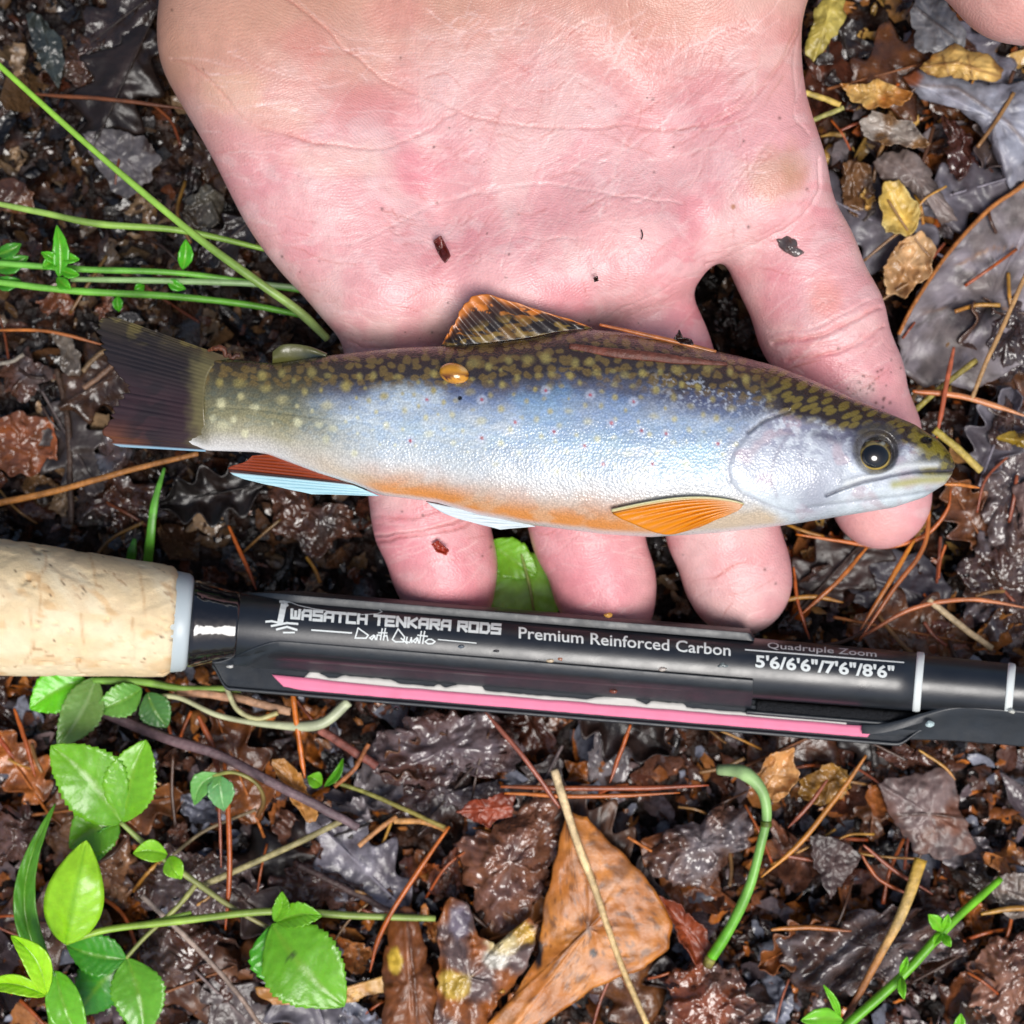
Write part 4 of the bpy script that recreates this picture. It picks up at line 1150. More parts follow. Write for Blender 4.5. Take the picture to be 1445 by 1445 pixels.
def stroke_mesh(lines, width):
    """thick poly-lines -> quads, each piece a hair above the last"""
    V, F = [], []
    zi = 0
    for L in lines:
        wd = width
        if isinstance(L, tuple): L, wd = L
        L = np.asarray(L, float)
        for a, b in zip(L[:-1], L[1:]):
            d = b - a; ln = np.linalg.norm(d)
            if ln < 1e-6: continue
            d /= ln; nrm = np.array([-d[1], d[0]]) * wd / 2
            a2, b2 = a - d * wd * .42, b + d * wd * .42
            n = max(1, int(ln / 5))
            i = len(V)
            for k in range(n + 1):
                c = a2 + (b2 - a2) * k / n
                V.append((*(c + nrm), zi)); V.append((*(c - nrm), zi))
            for k in range(n):
                F.append((i + 2 * k, i + 2 * k + 1, i + 2 * k + 3, i + 2 * k + 2))
            zi += .0022
            if zi > .05: zi = 0
    return V, F
GL = {'W': [[(0, 1), (.04, .05), (.96, .05), (1, 1)], [(.5, .1), (.5, .8)]], 'A': [[(0, 0), (0, .75), (.2, 1), (1, 1), (1, 0)], [(0, .42), (1, .42)]],
      'S': [[(1, 1), (0, 1), (0, .52), (1, .52), (1, 0), (0, 0)]], 'T': [[(-.1, 1), (1.1, 1)], [(.5, 1), (.5, 0)]], 'C': [[(1, 1), (.12, 1), (0, .85), (0, 0), (1, 0)]],
      'H': [[(0, 1), (0, 0)], [(1, 1), (1, 0)], [(0, .5), (1, .5)]], 'E': [[(1, 1), (0, 1), (0, 0), (1, 0)], [(0, .5), (.85, .5)]], 'N': [[(0, 0), (0, 1), (1, 0), (1, 1)]],
      'K': [[(0, 1), (0, 0)], [(1, 1), (.15, .5), (1, 0)]], 'R': [[(0, 0), (0, 1), (1, 1), (1, .5), (0, .5)], [(.45, .5), (1, 0)]],
      'O': [[(0, 0), (0, 1), (1, 1), (1, 0), (0, 0)]], 'D': [[(0, 0), (0, 1), (.8, 1), (1, .8), (1, .2), (.8, 0), (0, 0)]]}
def block_text(txt, u0, v0, u1, v1, hgt, wd, gap=.36, space=.7, slope=0.0):
    tot = sum((1 + gap) if ch != ' ' else space for ch in txt) - gap
    cw = (u1 - u0) / tot
    lines = []; x = u0
    for ch in txt:
        if ch == ' ': x += cw * space; continue
        base = v0 + (v1 - v0) * (x - u0) / (u1 - u0)
        for L in GL[ch]:
            lines.append([(x + p[0] * cw + p[1] * hgt * slope, base + (v1 - v0) / (u1 - u0) * p[0] * cw - p[1] * hgt) for p in L])
        x += cw * (1 + gap)
    return stroke_mesh(lines, wd)
V_, F_ = block_text('WASATCH TENKARA RODS', 411, 872.5, 705, 894, 12.0, 4.0, gap=.42, slope=.08)
wrap('maker_lettering', V_, F_, M['print'])
def z6(L): return [(300 + x / 3.141, 820 + y / 3.141) for x, y in L]
sig = [[(645, 208), (632, 252)], [(645, 208), (690, 240), (680, 253), (632, 252)], [(714, 240), (696, 252), (706, 259), (718, 242), (722, 259)], [(727, 259), (730, 239), (743, 241)], [(752, 212), (744, 259)], [(736, 229), (772, 230)],
       [(766, 210), (757, 261)], [(758, 246), (772, 241), (777, 263)], [(822, 212), (797, 258), (810, 269), (846, 269), (851, 248), (822, 212)], [(836, 254), (862, 276)], [(862, 249), (858, 268), (874, 272), (881, 251), (883, 272)],
       [(906, 251), (888, 266), (900, 273), (909, 253), (913, 274)], [(925, 224), (917, 275)], [(940, 224), (931, 276)], [(910, 240), (952, 245)], [(956, 258), (942, 269), (955, 278), (975, 277), (986, 268), (970, 258), (956, 258)]]
V_, F_ = stroke_mesh([z6(L) for L in sig], 2.0)
wrap('signature', V_, F_, M['print'])
V_, F_ = stroke_mesh([z6([(440, 217), (615, 230)]), (z6([(1000, 259), (1168, 275)]), 1.4)], 2.2)
wrap('signature_rule', V_, F_, M['print'])
logo = [(z6([(318, 92), (300, 180)]), 8.5), (z6([(300, 92), (338, 92)]), 3.4), (z6([(322, 96), (330, 108)]), 4), (z6([(238, 180), (262, 178), (300, 186)]), 3.0), (z6([(262, 199), (330, 186), (376, 190)]), 3.0), (z6([(285, 214), (330, 203), (372, 216)]), 3.0),
        (z6([(315, 228), (362, 228)]), 2.2), (z6([(338, 92), (380, 108), (450, 124), (560, 140), (660, 149), (730, 146), (752, 136), (735, 125), (680, 118), (590, 108), (505, 97)]), .9)]
V_, F_ = stroke_mesh(logo, 2)
wrap('angler_emblem', V_, F_, M['print'])

def font_text(name, body, u0, v0, u1, v1, hgt, mat, bold=0.0):
    """line of type from (u0,v0) to (u1,v1) baseline; hgt is the capital height in pixels"""
    cu = bpy.data.curves.new(name, 'FONT'); cu.body = body; cu.size = 1; cu.resolution_u = 3; cu.offset = bold
    o = bpy.data.objects.new(name, cu); COL.objects.link(o)
    me = bpy.data.meshes.new_from_object(o.evaluated_get(bpy.context.evaluated_depsgraph_get()))
    bpy.data.objects.remove(o)
    bm = bmesh.new(); bm.from_mesh(me)
    bmesh.ops.triangulate(bm, faces=bm.faces[:])
    for _ in range(2):
        bmesh.ops.subdivide_edges(bm, edges=[e for e in bm.edges if e.calc_length() > .22], cuts=1)
        bmesh.ops.triangulate(bm, faces=bm.faces[:])
    P = np.array([v.co[:2] for v in bm.verts]); F = [tuple(v.index for v in f.verts) for f in bm.faces]
    bm.free()
    x = (P[:, 0] - P[:, 0].min()) / (P[:, 0].max() - P[:, 0].min())
    capy = .73
    u = u0 + x * (u1 - u0); v = v0 + x * (v1 - v0) - P[:, 1] / capy * hgt
    return wrap(name, np.stack([u, v], 1), F, mat, .09)
font_text('quality_lettering', 'Premium Reinforced Carbon', 732, 900.5, 1031, 925.5, 16.5, M['print'], .012)
font_text('length_lettering', '5\'6/6\'6"/7\'6"/8\'6"', 1066, 941, 1262, 957, 17, M['print'], .03)
font_text('zoom_lettering', 'Quadruple Zoom', 1083, 914.5, 1237, 927, 8.5, M['greyprint'], .008)
V_, F_ = stroke_mesh([[(1052, 917), (1275, 935)]], 2.0)
wrap('lettering_rule', V_, F_, M['print'])

# grit and tiny leaf crumbs stuck to the wet rod
rg = random.Random(3)
GR = [(790, 930, 8, (150, 96, 70)), (776, 932, 5, (200, 180, 150)), (866, 975, 5, (120, 60, 40)), (935, 944, 5, (190, 180, 170)), (1020, 939, 7, (110, 120, 120)), (1428, 1004, 5, (200, 200, 190)), (1312, 1022, 6, (190, 210, 210)), (325, 940, 5, (200, 200, 196)), (858, 868, 5, (190, 140, 60)), (560, 1000, 4, (20, 20, 22)), (700, 918, 5, (30, 30, 34)), (650, 912, 4, (90, 100, 110))]
for i, (x, y, rad, cc) in enumerate(GR):
    b_ = (y - axis_v(x)) * AX
    zz_ = RZ + (math.sqrt(max(4, 44 ** 2 - b_ ** 2)) * .127 if abs(b_) < 42 else 1.0) + .15
    if b_ < -42: zz_ = RZ + 4.4
    if b_ > 42: zz_ = RZ + 2.0
    pts = [(x + rad * (1 + rg.uniform(-.4, .4)) * math.cos(t), y + rad * .55 * (1 + rg.uniform(-.4, .4)) * math.sin(t)) for t in np.linspace(0, 6.28, 8)[:-1]]
    u, v, z, q, F = patch_arrays(pts, zz_, .15, -.35, 5, 20, .8, i, crump=.1)
    o = mk('grit', W(u, v, z / 1000), F, M['litter'], None, lin(cc), solid=.0002)
    tag(o, ('rusty flake on the tube below the maker lettering', 'cream grain beside the rusty flake on the tube', 'red-brown grain on the lower jaw of the keeper', 'pale grain below the word Carbon', 'grey grain below the end of the word Carbon', 'white grain on the tail clamp at the picture edge', 'whitish drop at the start of the tail clamp', 'white grain on the keeper tip by the cork end',
             'ochre grain on the upper keeper edge at the ring finger', 'black grain on the keeper rim below the signature', 'dark grain at the end of the signature rule', 'grey grain under the signature rule')[i], 'grit', 'grains stuck to the rod')
# ------------------------------------------------------------------ leaf litter
rl = random.Random(23)
# which pixels are covered by hand, fish and rod
OCC = np.zeros((100, 100), bool)
_i = np.clip((_hu / 14.45).astype(int), 0, 99); _j = np.clip((_hv / 14.45).astype(int), 0, 99)
_ok = (_hu > 0) & (_hu < 1445) & (_hv > 0) & (_hv < 1445)
OCC[_i[_ok], _j[_ok]] = True
for i in range(100):
    for j in range(100):
        u, v = (i + .5) * 14.45, (j + .5) * 14.45
        if 262 < u < 1345 and f_top(u) < v < f_bot(u): OCC[i, j] = True
        if v > (760 + .17 * u if u < 270 else axis_v(u) - 48) and v < (955 if u < 270 else axis_v(u) + 88): OCC[i, j] = True
def covered(u, v):
    return 0 <= u < 1445 and 0 <= v < 1445 and bool(OCC[int(u / 14.45), int(v / 14.45)])

ANCHORS = [(110, 60, 'in the dark corner beside the wrist'), (90, 215, 'above the crossing green stems'), (330, 300, 'beside the outer edge of the palm'), (150, 440, 'just above the trout tail'),
           (60, 560, 'beside the tips of the trout tail'), (110, 690, 'below the trout tail'), (330, 740, 'between anal fin and cork grip'), (470, 780, 'beside the little fingertip'),
           (720, 800, 'between little and ring fingertips'), (935, 820, 'between ring and middle fingertips'), (1150, 810, 'beside the middle fingertip'), (1390, 820, 'beyond the index fingertip'),
           (1400, 640, 'in front of the trout snout'), (1330, 470, 'by the large grey oak leaf'), (1210, 200, 'beside the root of the index finger'), (1390, 150, 'near the thumb tip'),
           (1050, 440, 'in the gap between middle and index fingers'), (60, 1060, 'below the cork grip'), (300, 1050, 'below the lacquered taper of the rod'), (600, 1070, 'just below the pink tape'),
           (860, 1080, 'below the middle of the line keeper'), (1150, 1090, 'below the end of the pink tape'), (1390, 1110, 'below the silver bands of the rod'), (280, 1380, 'beside the glossy seedling'),
           (440, 1200, 'along the purple twig'), (560, 1400, 'beside the yellow-spotted oak leaf'), (880, 1260, 'around the large orange leaf'), (1050, 1220, 'by the curved green stem'),
           (1200, 1270, 'beside the yellow-tipped twig'), (1390, 1400, 'by the straight green stem'), (130, 1270, 'among the green seedlings')]
def near(u, v):
    return min(ANCHORS, key=lambda a: (a[0] - u) ** 2 + (a[1] - v) ** 2)[2]

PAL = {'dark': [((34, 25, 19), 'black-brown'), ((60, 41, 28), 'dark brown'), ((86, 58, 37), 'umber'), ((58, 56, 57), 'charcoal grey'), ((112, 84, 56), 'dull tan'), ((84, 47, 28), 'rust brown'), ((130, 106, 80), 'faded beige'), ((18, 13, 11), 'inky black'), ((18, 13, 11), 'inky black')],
       'right': [((150, 98, 48), 'ochre'), ((172, 126, 74), 'tan'), ((116, 70, 38), 'chestnut'), ((108, 100, 102), 'slate grey'), ((128, 118, 120), 'pale grey'), ((90, 54, 34), 'dark brown'), ((62, 40, 32), 'black-brown'), ((190, 150, 80), 'straw yellow'), ((160, 82, 30), 'russet'), ((20, 14, 12), 'inky black')],
       'low': [((104, 60, 35), 'chestnut'), ((128, 74, 36), 'russet'), ((84, 52, 38), 'umber'), ((104, 88, 88), 'mauve grey'), ((58, 37, 29), 'black-brown'), ((148, 94, 48), 'caramel'), ((84, 72, 76), 'slate grey'), ((74, 40, 28), 'dark brown'), ((168, 96, 36), 'orange-brown'), ((20, 14, 12), 'inky black'), ((112, 114, 126), 'blue-grey')]}
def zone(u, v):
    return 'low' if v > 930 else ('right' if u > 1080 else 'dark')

# thousands of crumbs and shreds, too many to count
def make_litter():
    n0, n1 = 15000, 14000
    n = n0 + n1
    g = np.random.default_rng(5)
    x = g.uniform(-.135, .135, n); y = g.uniform(-.135, .135, n)
    x[n0:] = g.uniform(-.42, .42, n1); y[n0:] = g.uniform(-.42, .42, n1)
    ins = (np.arange(n) >= n0) & (np.maximum(np.abs(x), np.abs(y)) < .133); x[ins] += np.sign(x[ins]) * .14
    u, v = x / (S * 1.14) + CX, CY - y / (S * 1.14)
    size = g.lognormal(math.log(.0012), .55, n).clip(.0004, .0052)
    size[n0:] *= 2.2
    asp = g.uniform(.25, .9, n)
    yaw = g.uniform(0, 2 * np.pi, n); tx = g.normal(0, .45, n); ty = g.normal(0, .45, n)
    cols = np.zeros((n, 3))
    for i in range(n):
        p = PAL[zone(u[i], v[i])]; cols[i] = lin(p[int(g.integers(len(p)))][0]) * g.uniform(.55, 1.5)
    cols *= (1 - .55 * sst(620, 200, u + .6 * v) * (u > -100) * (v > -100))[:, None]  # shade of the upper left painted into the crumb colours
    s = np.linspace(-1, 1, 4); t = np.linspace(-1, 1, 3)
    A, B = np.meshgrid(s, t, indexing='ij'); A = A.ravel(); B = B.ravel()
    wx = A[None] * size[:, None] * (1 + .25 * g.normal(0, 1, (n, 12)))
    wy = B[None] * size[:, None] * asp[:, None] * (1 - .55 * A[None] ** 2) * (1 + .25 * g.normal(0, 1, (n, 12)))
    wz = size[:, None] * (.35 * g.normal(0, 1, (n, 12)) * .5 + g.normal(0, .35, n)[:, None] * A[None] ** 2 + g.normal(0, .3, n)[:, None] * B[None] ** 2)
    wz = wz + tx[:, None] * wx + ty[:, None] * wy
    c, sn = np.cos(yaw)[:, None], np.sin(yaw)[:, None]
    X = x[:, None] + c * wx - sn * wy; Y = y[:, None] + sn * wx + c * wy
    Z = (ground_h(x, y) + .0006 + g.uniform(0, .0028, n))[:, None] + wz
    V = np.stack([X, Y, Z], -1).reshape(-1, 3)
    F = (grid_faces(4, 3)[None] + (np.arange(n) * 12)[:, None, None]).reshape(-1, 4)
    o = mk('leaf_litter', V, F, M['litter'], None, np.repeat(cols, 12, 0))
    tag(o, 'fine wet crumbs and shreds of leaf covering the soil', 'leaf litter', kind='stuff')
make_litter()

# scraps one can tell apart: a dozen shapes, each copy its own object
SHAPES = []
for k in range(14):
    lob = 0 if k % 3 else rl.choice((3, 5))
    pts = []
    el = rl.uniform(.45, .8)
    nn_ = 11
    for i in range(nn_):
        a = 2 * math.pi * i / nn_
        r = 50 * (1 + rl.uniform(-.3, .25) + (.22 * math.cos(lob * a) if lob else 0))
        pts.append((CX + r * math.cos(a), CY + r * el * math.sin(a)))
    u, v, z, rr_, F = patch_arrays(pts, 0, amp=rl.uniform(1.2, 3.0), curl=rl.uniform(-3.0, 3.5), rings=10, seg=50, rough=7, seed=k * 13 + 1, freq=1 / 32.0, fine=.9, crump=1.1, sharp=True, fold=([(CX - 60, CY), (CX + 60, CY + 4)], .9, 5))
    du, dv = u - CX, v - CY
    ph = (np.abs(dv) * .9 - du) / 13.0
    vn = np.exp(-(dv / 2.2) ** 2) + .55 * np.exp(-((np.mod(ph, 1) - .5) / .11) ** 2) * sst(2, 6, np.abs(dv))
    z = z + .45 * vn
    P = np.stack([(u - CX) * S, (CY - v) * S, z / 1000], 1)
    SHAPES.append((P, F, ('lobed' if lob else ('long' if el < .6 else 'torn')), vn))
scrap_mesh = {}
def scrap_data(k, pal):
    key = (k, pal[1])
    if key not in scrap_mesh:
        P, F, _, vn = SHAPES[k]
        c = lin(pal[0])[None] * (.55 + .9 * fbm(P[:, 0] / S / 22, P[:, 1] / S / 22, k, 3))[:, None]
        c = mix(c, lin((40, 28, 24)), .7 * sst(.58, .68, fbm(P[:, 0] / S / 15, P[:, 1] / S / 15, k + 50, 3)))
        c = c * (1 + .5 * vn)[:, None]
        me = build_mesh('leaf_scrap', P, F, c); me.materials.append(M['lump' if (pal[1] in ('mauve grey', 'slate grey', 'black-brown') and k % 2) else 'leaf'])
        scrap_mesh[key] = me
    return scrap_mesh[key]
spots_ = []
tries = 0
while len(spots_) < 296 and tries < 9000:
    tries += 1
    u, v = rl.uniform(-30, 1475), rl.uniform(-30, 1475)
    zn = zone(u, v)
    r = rl.choice((18, 24, 32, 44, 58)) if zn != 'dark' else rl.choice((12, 16, 22, 32))
    if covered(u, v) and rl.random() < .96: continue
    if any((u - a) ** 2 + (v - b) ** 2 < (.42 * (r + c)) ** 2 for a, b, c in spots_): continue
    spots_.append((u, v, r))
strewn = []
for u, v, r in spots_:
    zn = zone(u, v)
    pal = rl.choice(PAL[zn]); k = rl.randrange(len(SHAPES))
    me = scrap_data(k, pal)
    o = bpy.data.objects.new('leaf_scrap', me); COL.objects.link(o)
    p = W(u, v, .002)
    z = float(ground_h(p[0:1], p[1:2])[0]) + rl.uniform(.0015, .0062)
    if zn == 'dark' and v < 760: z -= .001
    p = W(u, v, z)
    o.location = p
    sc = r / 50 * rl.uniform(.95, 1.3)
    o.scale = (sc, sc, sc * rl.uniform(.8, 1.5))
    o.rotation_euler = (rl.gauss(0, .3), rl.gauss(0, .3), rl.uniform(0, 6.28))
    sz = 'tiny' if r < 15 else ('small' if r < 22 else ('palm-sized' if r > 60 else 'broad' if r > 30 else 'mid-sized'))
    strewn.append((o, f'{sz} {pal[1]} {SHAPES[k][2]} leaf scrap {near(u, v)}', 'leaf scrap', f'leaf scraps {near(u, v)}', u, v))

# ---- the larger dead leaves; their greys have wet sky reflection painted in
def hero(outline, z, c0, c1, label, mat='leaf', amp=1.5, curl=0.0, tilt=(0, 0), center=None, veins=(), vc=(60, 40, 28), spots=(), seed=0, rough=4, fold=None, rings=20, seg=120, freq=1 / 45., fine=.5, cat='dead leaf', ridges=None, freckle=None, name='dead_leaf', rib=None, crump=None, sharp=True):
    if mat == 'lump':
        br = np.array([98, 62, 42.]); c0 = np.array(c0) * .85 + br * .15; c1 = np.array(c1) * .4 + br * .6 * np.array([.8, .7, .66]); amp *= .8; rough = rough * 2.0; curl = curl - 1.5
    u, v, zz, rr_, F = patch_arrays(outline, z, amp, curl, rings, seg, rough, seed, center, tilt, fold, freq, fine, {'lump': 1.3, 'leaf': 0.9}.get(mat, .3) if crump is None else crump, sharp)
    c = mix(np.tile(lin(c0), (len(u), 1)), lin(c1), sst(.35, .65, fbm(u / 38, v / 38, seed + 1, 4)))
    for L, w_ in veins:
        d = seg_dist(u, v, L)
        zz = zz + .35 * np.exp(-(d / w_) ** 2)
        c = mix(c, lin(vc), .7 * np.exp(-(d / w_) ** 2))
    if mat != 'lump' or len(u) > 1500:
        cc_ = np.array([u[0], v[0]]); far = int(np.argmax((u - cc_[0]) ** 2 + (v - cc_[1]) ** 2)); dd_ = np.array([u[far], v[far]]) - cc_; dd_ /= np.linalg.norm(dd_) + 1e-6
        al = (u - cc_[0]) * dd_[0] + (v - cc_[1]) * dd_[1]; ac = -(u - cc_[0]) * dd_[1] + (v - cc_[1]) * dd_[0]
        ph = (np.abs(ac) * .8 - al) / 21.0 + .6 * (fbm(u / 40, v / 40, seed + 3, 2) - .5)
        vn = .8 * np.exp(-(ac / 2.4) ** 2) + .5 * np.exp(-((np.mod(ph, 1) - .5) / .09) ** 2) * sst(2, 7, np.abs(ac))
        zz = zz + (.1 if mat == 'lump' else .22) * vn; c = c * (1 + .3 * vn)[:, None]
    if ridges:
        ang, per, am = ridges
        zz = zz + am * np.sin((u * math.cos(ang) + v * math.sin(ang)) * 2 * math.pi / per + 2.5 * fbm(u / 50, v / 50, seed + 7, 2))
    if freckle:
        c = mix(c, lin(freckle), .7 * sst(.66, .74, fbm(u / 7, v / 7, seed + 17, 2)))
        c = mix(c, lin(freckle), .45 * sst(.58, .75, fbm(u / 24, v / 24, seed + 18, 3)))
    if mat == 'smoothleaf' and not freckle:
        c = mix(c, lin(c0) * .45, .6 * sst(.6, .72, fbm(u / 15, v / 15, seed + 27, 3)) + .35 * sst(.6, 1.0, rr_ + .6 * (fbm(u / 18, v / 18, seed + 28, 2) - .5)))
    for x, y, rx, ry, cc in spots:
        d = np.hypot((u - x) / rx, (v - y) / ry) + .5 * (fbm(u / 10, v / 10, int(x), 3) - .5)
        c = mix(c, lin(cc), sst(1.05, .6, d))
    c = c * (.86 + .28 * fbm(u / 12, v / 12, seed + 5, 2))[:, None]
    P = W(u, v, zz / 1000)
    if rib:
        e = empty(name, P.mean(0) * [1, 1, 0] + [0, 0, P[:, 2].min()])
        mk('blade', P, F, M[mat], e, c, solid=.00022)
        pts, r0, r1, ca, cb = rib
        zr = []
        for x, y in [p[:2] for p in pts]:
            k = np.argmin((u - x) ** 2 + (v - y) ** 2)
            zr.append(zz[k] + .5)
        q = [(p[0], p[1], p[2] if len(p) > 2 else zr[i]) for i, p in enumerate(pts)]
        strand('midrib', q, (r0, r1), M['twig'], e, ca, cb, n=50)
        return tag(e, label, cat)
    o = mk(name, P, F, M[mat], None, c, solid=.00022)
    return tag(o, label, cat)

# right-hand side
hero([(1500, 215), (1440, 262), (1400, 290), (1340, 352), (1290, 425), (1268, 470), (1272, 520), (1310, 545), (1370, 548), (1430, 520), (1520, 470), (1560, 330)], 7, (112, 102, 100), (140, 132, 138), 'large smooth grey oak leaf with an orange rib at the picture edge', mat='smoothleaf',
     amp=1.2, tilt=(-.3, .2), center=(1400, 420), veins=[([(1350, 375), (1400, 350), (1445, 352)], 2), ([(1300, 440), (1370, 430), (1440, 440)], 2)], vc=(150, 110, 74), seed=3, spots=[(1365, 445, 40, 30, (62, 54, 56)), (1400, 440, 18, 12, (30, 24, 24))],
     rib=([(1500, 215), (1440, 264), (1395, 296), (1340, 355), (1292, 425), (1268, 472)], 4, 3, (176, 112, 54), (170, 104, 44)))
hero([(1272, 108), (1300, 100), (1345, 108), (1400, 118), (1460, 120), (1500, 180), (1460, 250), (1425, 268), (1412, 236), (1388, 188), (1345, 146), (1300, 140)], 9, (128, 126, 136), (148, 150, 162), 'curled blue-grey leaf arching below the thumb tip', mat='smoothleaf', amp=1.4, curl=-2.5,
     center=(1400, 165), seed=5, veins=[([(1290, 120), (1350, 124), (1420, 170), (1470, 230)], 2.5)], vc=(104, 86, 76), spots=[(1285, 108, 22, 14, (122, 66, 36))])
hero([(1296, 96), (1318, 78), (1350, 70), (1390, 78), (1412, 100), (1404, 114), (1360, 112), (1320, 110)], 11, (172, 118, 50), (206, 168, 96), 'ochre curled leaf with fine veins above the blue-grey leaf', mat='smoothleaf', amp=1.0, curl=-1.8, seed=6, veins=[([(1300, 95), (1350, 88), (1410, 108)], 1.5), ([(1330, 78), (1340, 108)], 1.2), ([(1365, 74), (1372, 108)], 1.2)], vc=(120, 74, 32))
hero([(1228, 228), (1246, 214), (1280, 214), (1312, 244), (1340, 290), (1352, 312), (1330, 320), (1318, 296), (1280, 268), (1240, 250)], 9, (112, 98, 92), (132, 120, 116), 'grey-brown folded leaf tongue beside the index knuckle', mat='smoothleaf', amp=.8, curl=-1.6, center=(1288, 248), seed=7)
hero([(1288, -20), (1330, -5), (1362, 36), (1355, 62), (1318, 78), (1290, 62)], 9, (104, 104, 108), (124, 124, 128), 'flat slate-grey leaf piece next to the thumb tip', mat='smoothleaf', amp=.9, seed=8, veins=[([(1292, 10), (1350, 55)], 1.5)])
hero([(1248, 262), (1268, 258), (1296, 288), (1298, 310), (1282, 334), (1250, 330), (1246, 300)], 8, (206, 172, 84), (226, 204, 130), 'bright straw-yellow leaf fragment beside the index finger', mat='smoothleaf', amp=.8, curl=1.5, seed=9)
hero([(1244, 378), (1268, 340), (1300, 330), (1318, 350), (1304, 392), (1276, 420), (1250, 412)], 8, (190, 142, 92), (212, 172, 124), 'pale tan papery leaf piece beside the index knuckle crease', amp=1.4, curl=1.2, seed=10)
hero([(1208, 168), (1230, 156), (1290, 176), (1310, 202), (1290, 210), (1236, 200), (1212, 192)], 9, (150, 110, 66), (196, 184, 172), 'torn brown leaf with a whitish wet edge', amp=1.2, curl=1.6, seed=11)
hero([(1192, 120), (1240, 112), (1290, 132), (1276, 150), (1220, 152), (1196, 142)], 8, (168, 112, 52), (198, 160, 92), 'orange-tan leaf strip left of the blue-grey leaf', amp=1.1, curl=1.0, seed=12)
hero([(1135, 75), (1150, 10), (1175, -15), (1196, -8), (1190, 20), (1170, 62), (1146, 92)], 10, (176, 160, 78), (200, 190, 116), 'long yellow-green willow leaf beside the thumb root', mat='smoothleaf', amp=.8, curl=-1.0, seed=13)
hero([(1190, 230), (1225, 236), (1240, 290), (1222, 312), (1190, 290)], 5, (112, 78, 48), (92, 84, 80), 'brown-grey leaf patch hugging the index finger root', amp=1.4, seed=14)
hero([(1330, 165), (1360, 180), (1392, 236), (1384, 258), (1352, 252), (1330, 205)], 5, (62, 34, 30), (48, 28, 28), 'dark maroon wet leaf cupped under the blue-grey leaf', mat='lump', amp=2, curl=1.5, seed=15)
hero([(1375, 690), (1395, 600), (1420, 560), (1470, 590), (1480, 720), (1440, 790), (1400, 770)], 7, (112, 102, 104), (92, 82, 84), 'lumpy mauve-grey rotten leaf in front of the snout', mat='lump', amp=2.6, curl=-1, seed=16)
hero([(1360, 800), (1380, 745), (1430, 740), (1470, 790), (1470, 880), (1420, 920), (1372, 880)], 6, (118, 112, 118), (96, 84, 86), 'crusty grey-white rotten leaf above the silver bands', mat='lump', amp=2.6, seed=17)
hero([(1180, 800), (1230, 770), (1300, 780), (1345, 830), (1330, 880), (1260, 880), (1200, 850)], 3.5, (80, 76, 82), (64, 58, 64), 'dark slate leaf lying beneath the orange needles', mat='smoothleaf', amp=1.6, seed=18)
hero([(1370, 430), (1420, 418), (1470, 440), (1470, 520), (1410, 545), (1372, 500)], 8.5, (62, 56, 60), (40, 34, 36), 'black wet clump resting on the large grey oak leaf', mat='lump', amp=2.4, curl=-2, seed=19)
hero([(1408, 618), (1430, 606), (1462, 612), (1462, 632), (1424, 632)], 12, (168, 138, 40), (140, 108, 30), 'yellow lichen-like fleck on the mauve-grey leaf', amp=1.2, curl=-1, seed=20, rings=8, seg=50)
hero([(1240, 905), (1300, 865), (1350, 880), (1372, 920), (1330, 948), (1270, 945)], 6, (132, 76, 50), (98, 58, 44), 'reddish-brown crinkled leaf just above the rod tip section', mat='lump', amp=2, seed=21)
hero([(1430, 690), (1470, 660), (1490, 720), (1475, 770), (1438, 750)], 10, (128, 104, 98), (112, 92, 90), 'smooth rounded grey-brown leaf lobe at the picture edge beyond the snout', mat='smoothleaf', amp=.8, curl=-2, seed=22)
# foot of the picture
hero([(800, 1142), (826, 1150), (872, 1200), (925, 1256), (946, 1300), (944, 1340), (905, 1366), (840, 1392), (760, 1450), (700, 1480), (684, 1450), (728, 1402), (760, 1344), (764, 1290), (784, 1210)], 11, (196, 122, 44), (176, 104, 36),
     'large orange-brown oak leaf with dark freckles and a pale stalk', mat='smoothleaf', amp=.6, fine=.15, crump=.12, curl=-1.2, center=(830, 1310), seed=30, veins=[([(850, 1290), (800, 1340), (770, 1380)], 1.6), ([(850, 1290), (820, 1230)], 1.4), ([(868, 1350), (900, 1355), (930, 1335)], 1.6)], vc=(96, 54, 24), freckle=(82, 50, 30), rough=2,
     rib=([(782, 1086, 14), (794, 1125, 14), (815, 1190, 13.5), (838, 1250), (858, 1310), (880, 1370), (915, 1450, 12)], 7, 4.4, (226, 200, 156), (232, 196, 132)), spots=[(838, 1345, 7, 8, (40, 24, 20)), (760, 1345, 8, 26, (26, 16, 14))])
hero([(548, 1300), (566, 1280), (588, 1290), (600, 1330), (614, 1390), (620, 1470), (540, 1470), (544, 1380)], 11, (124, 70, 32), (92, 54, 32), 'brown oak leaf lobe with one yellow oval spot', mat='smoothleaf', amp=1.0, curl=-2.2, seed=31, spots=[(558, 1357, 12, 20, (214, 178, 66))], veins=[([(575, 1300), (585, 1380), (590, 1460)], 2)], vc=(70, 38, 22))
hero([(618, 1292), (634, 1268), (660, 1272), (676, 1320), (702, 1330), (748, 1294), (762, 1306), (744, 1366), (706, 1412), (676, 1470), (612, 1470), (616, 1380)], 10.5, (148, 84, 34), (108, 88, 84), 'lobed leaf mottled orange, yellow and grey beside the freckled leaf', mat='leaf', amp=1.4, curl=-1.5, center=(662, 1380), seed=32,
     spots=[(735, 1318, 26, 20, (206, 160, 52)), (640, 1390, 26, 24, (196, 164, 70)), (700, 1352, 22, 18, (196, 190, 176)), (648, 1300, 18, 30, (110, 100, 112)), (708, 1330, 26, 20, (214, 194, 140))])
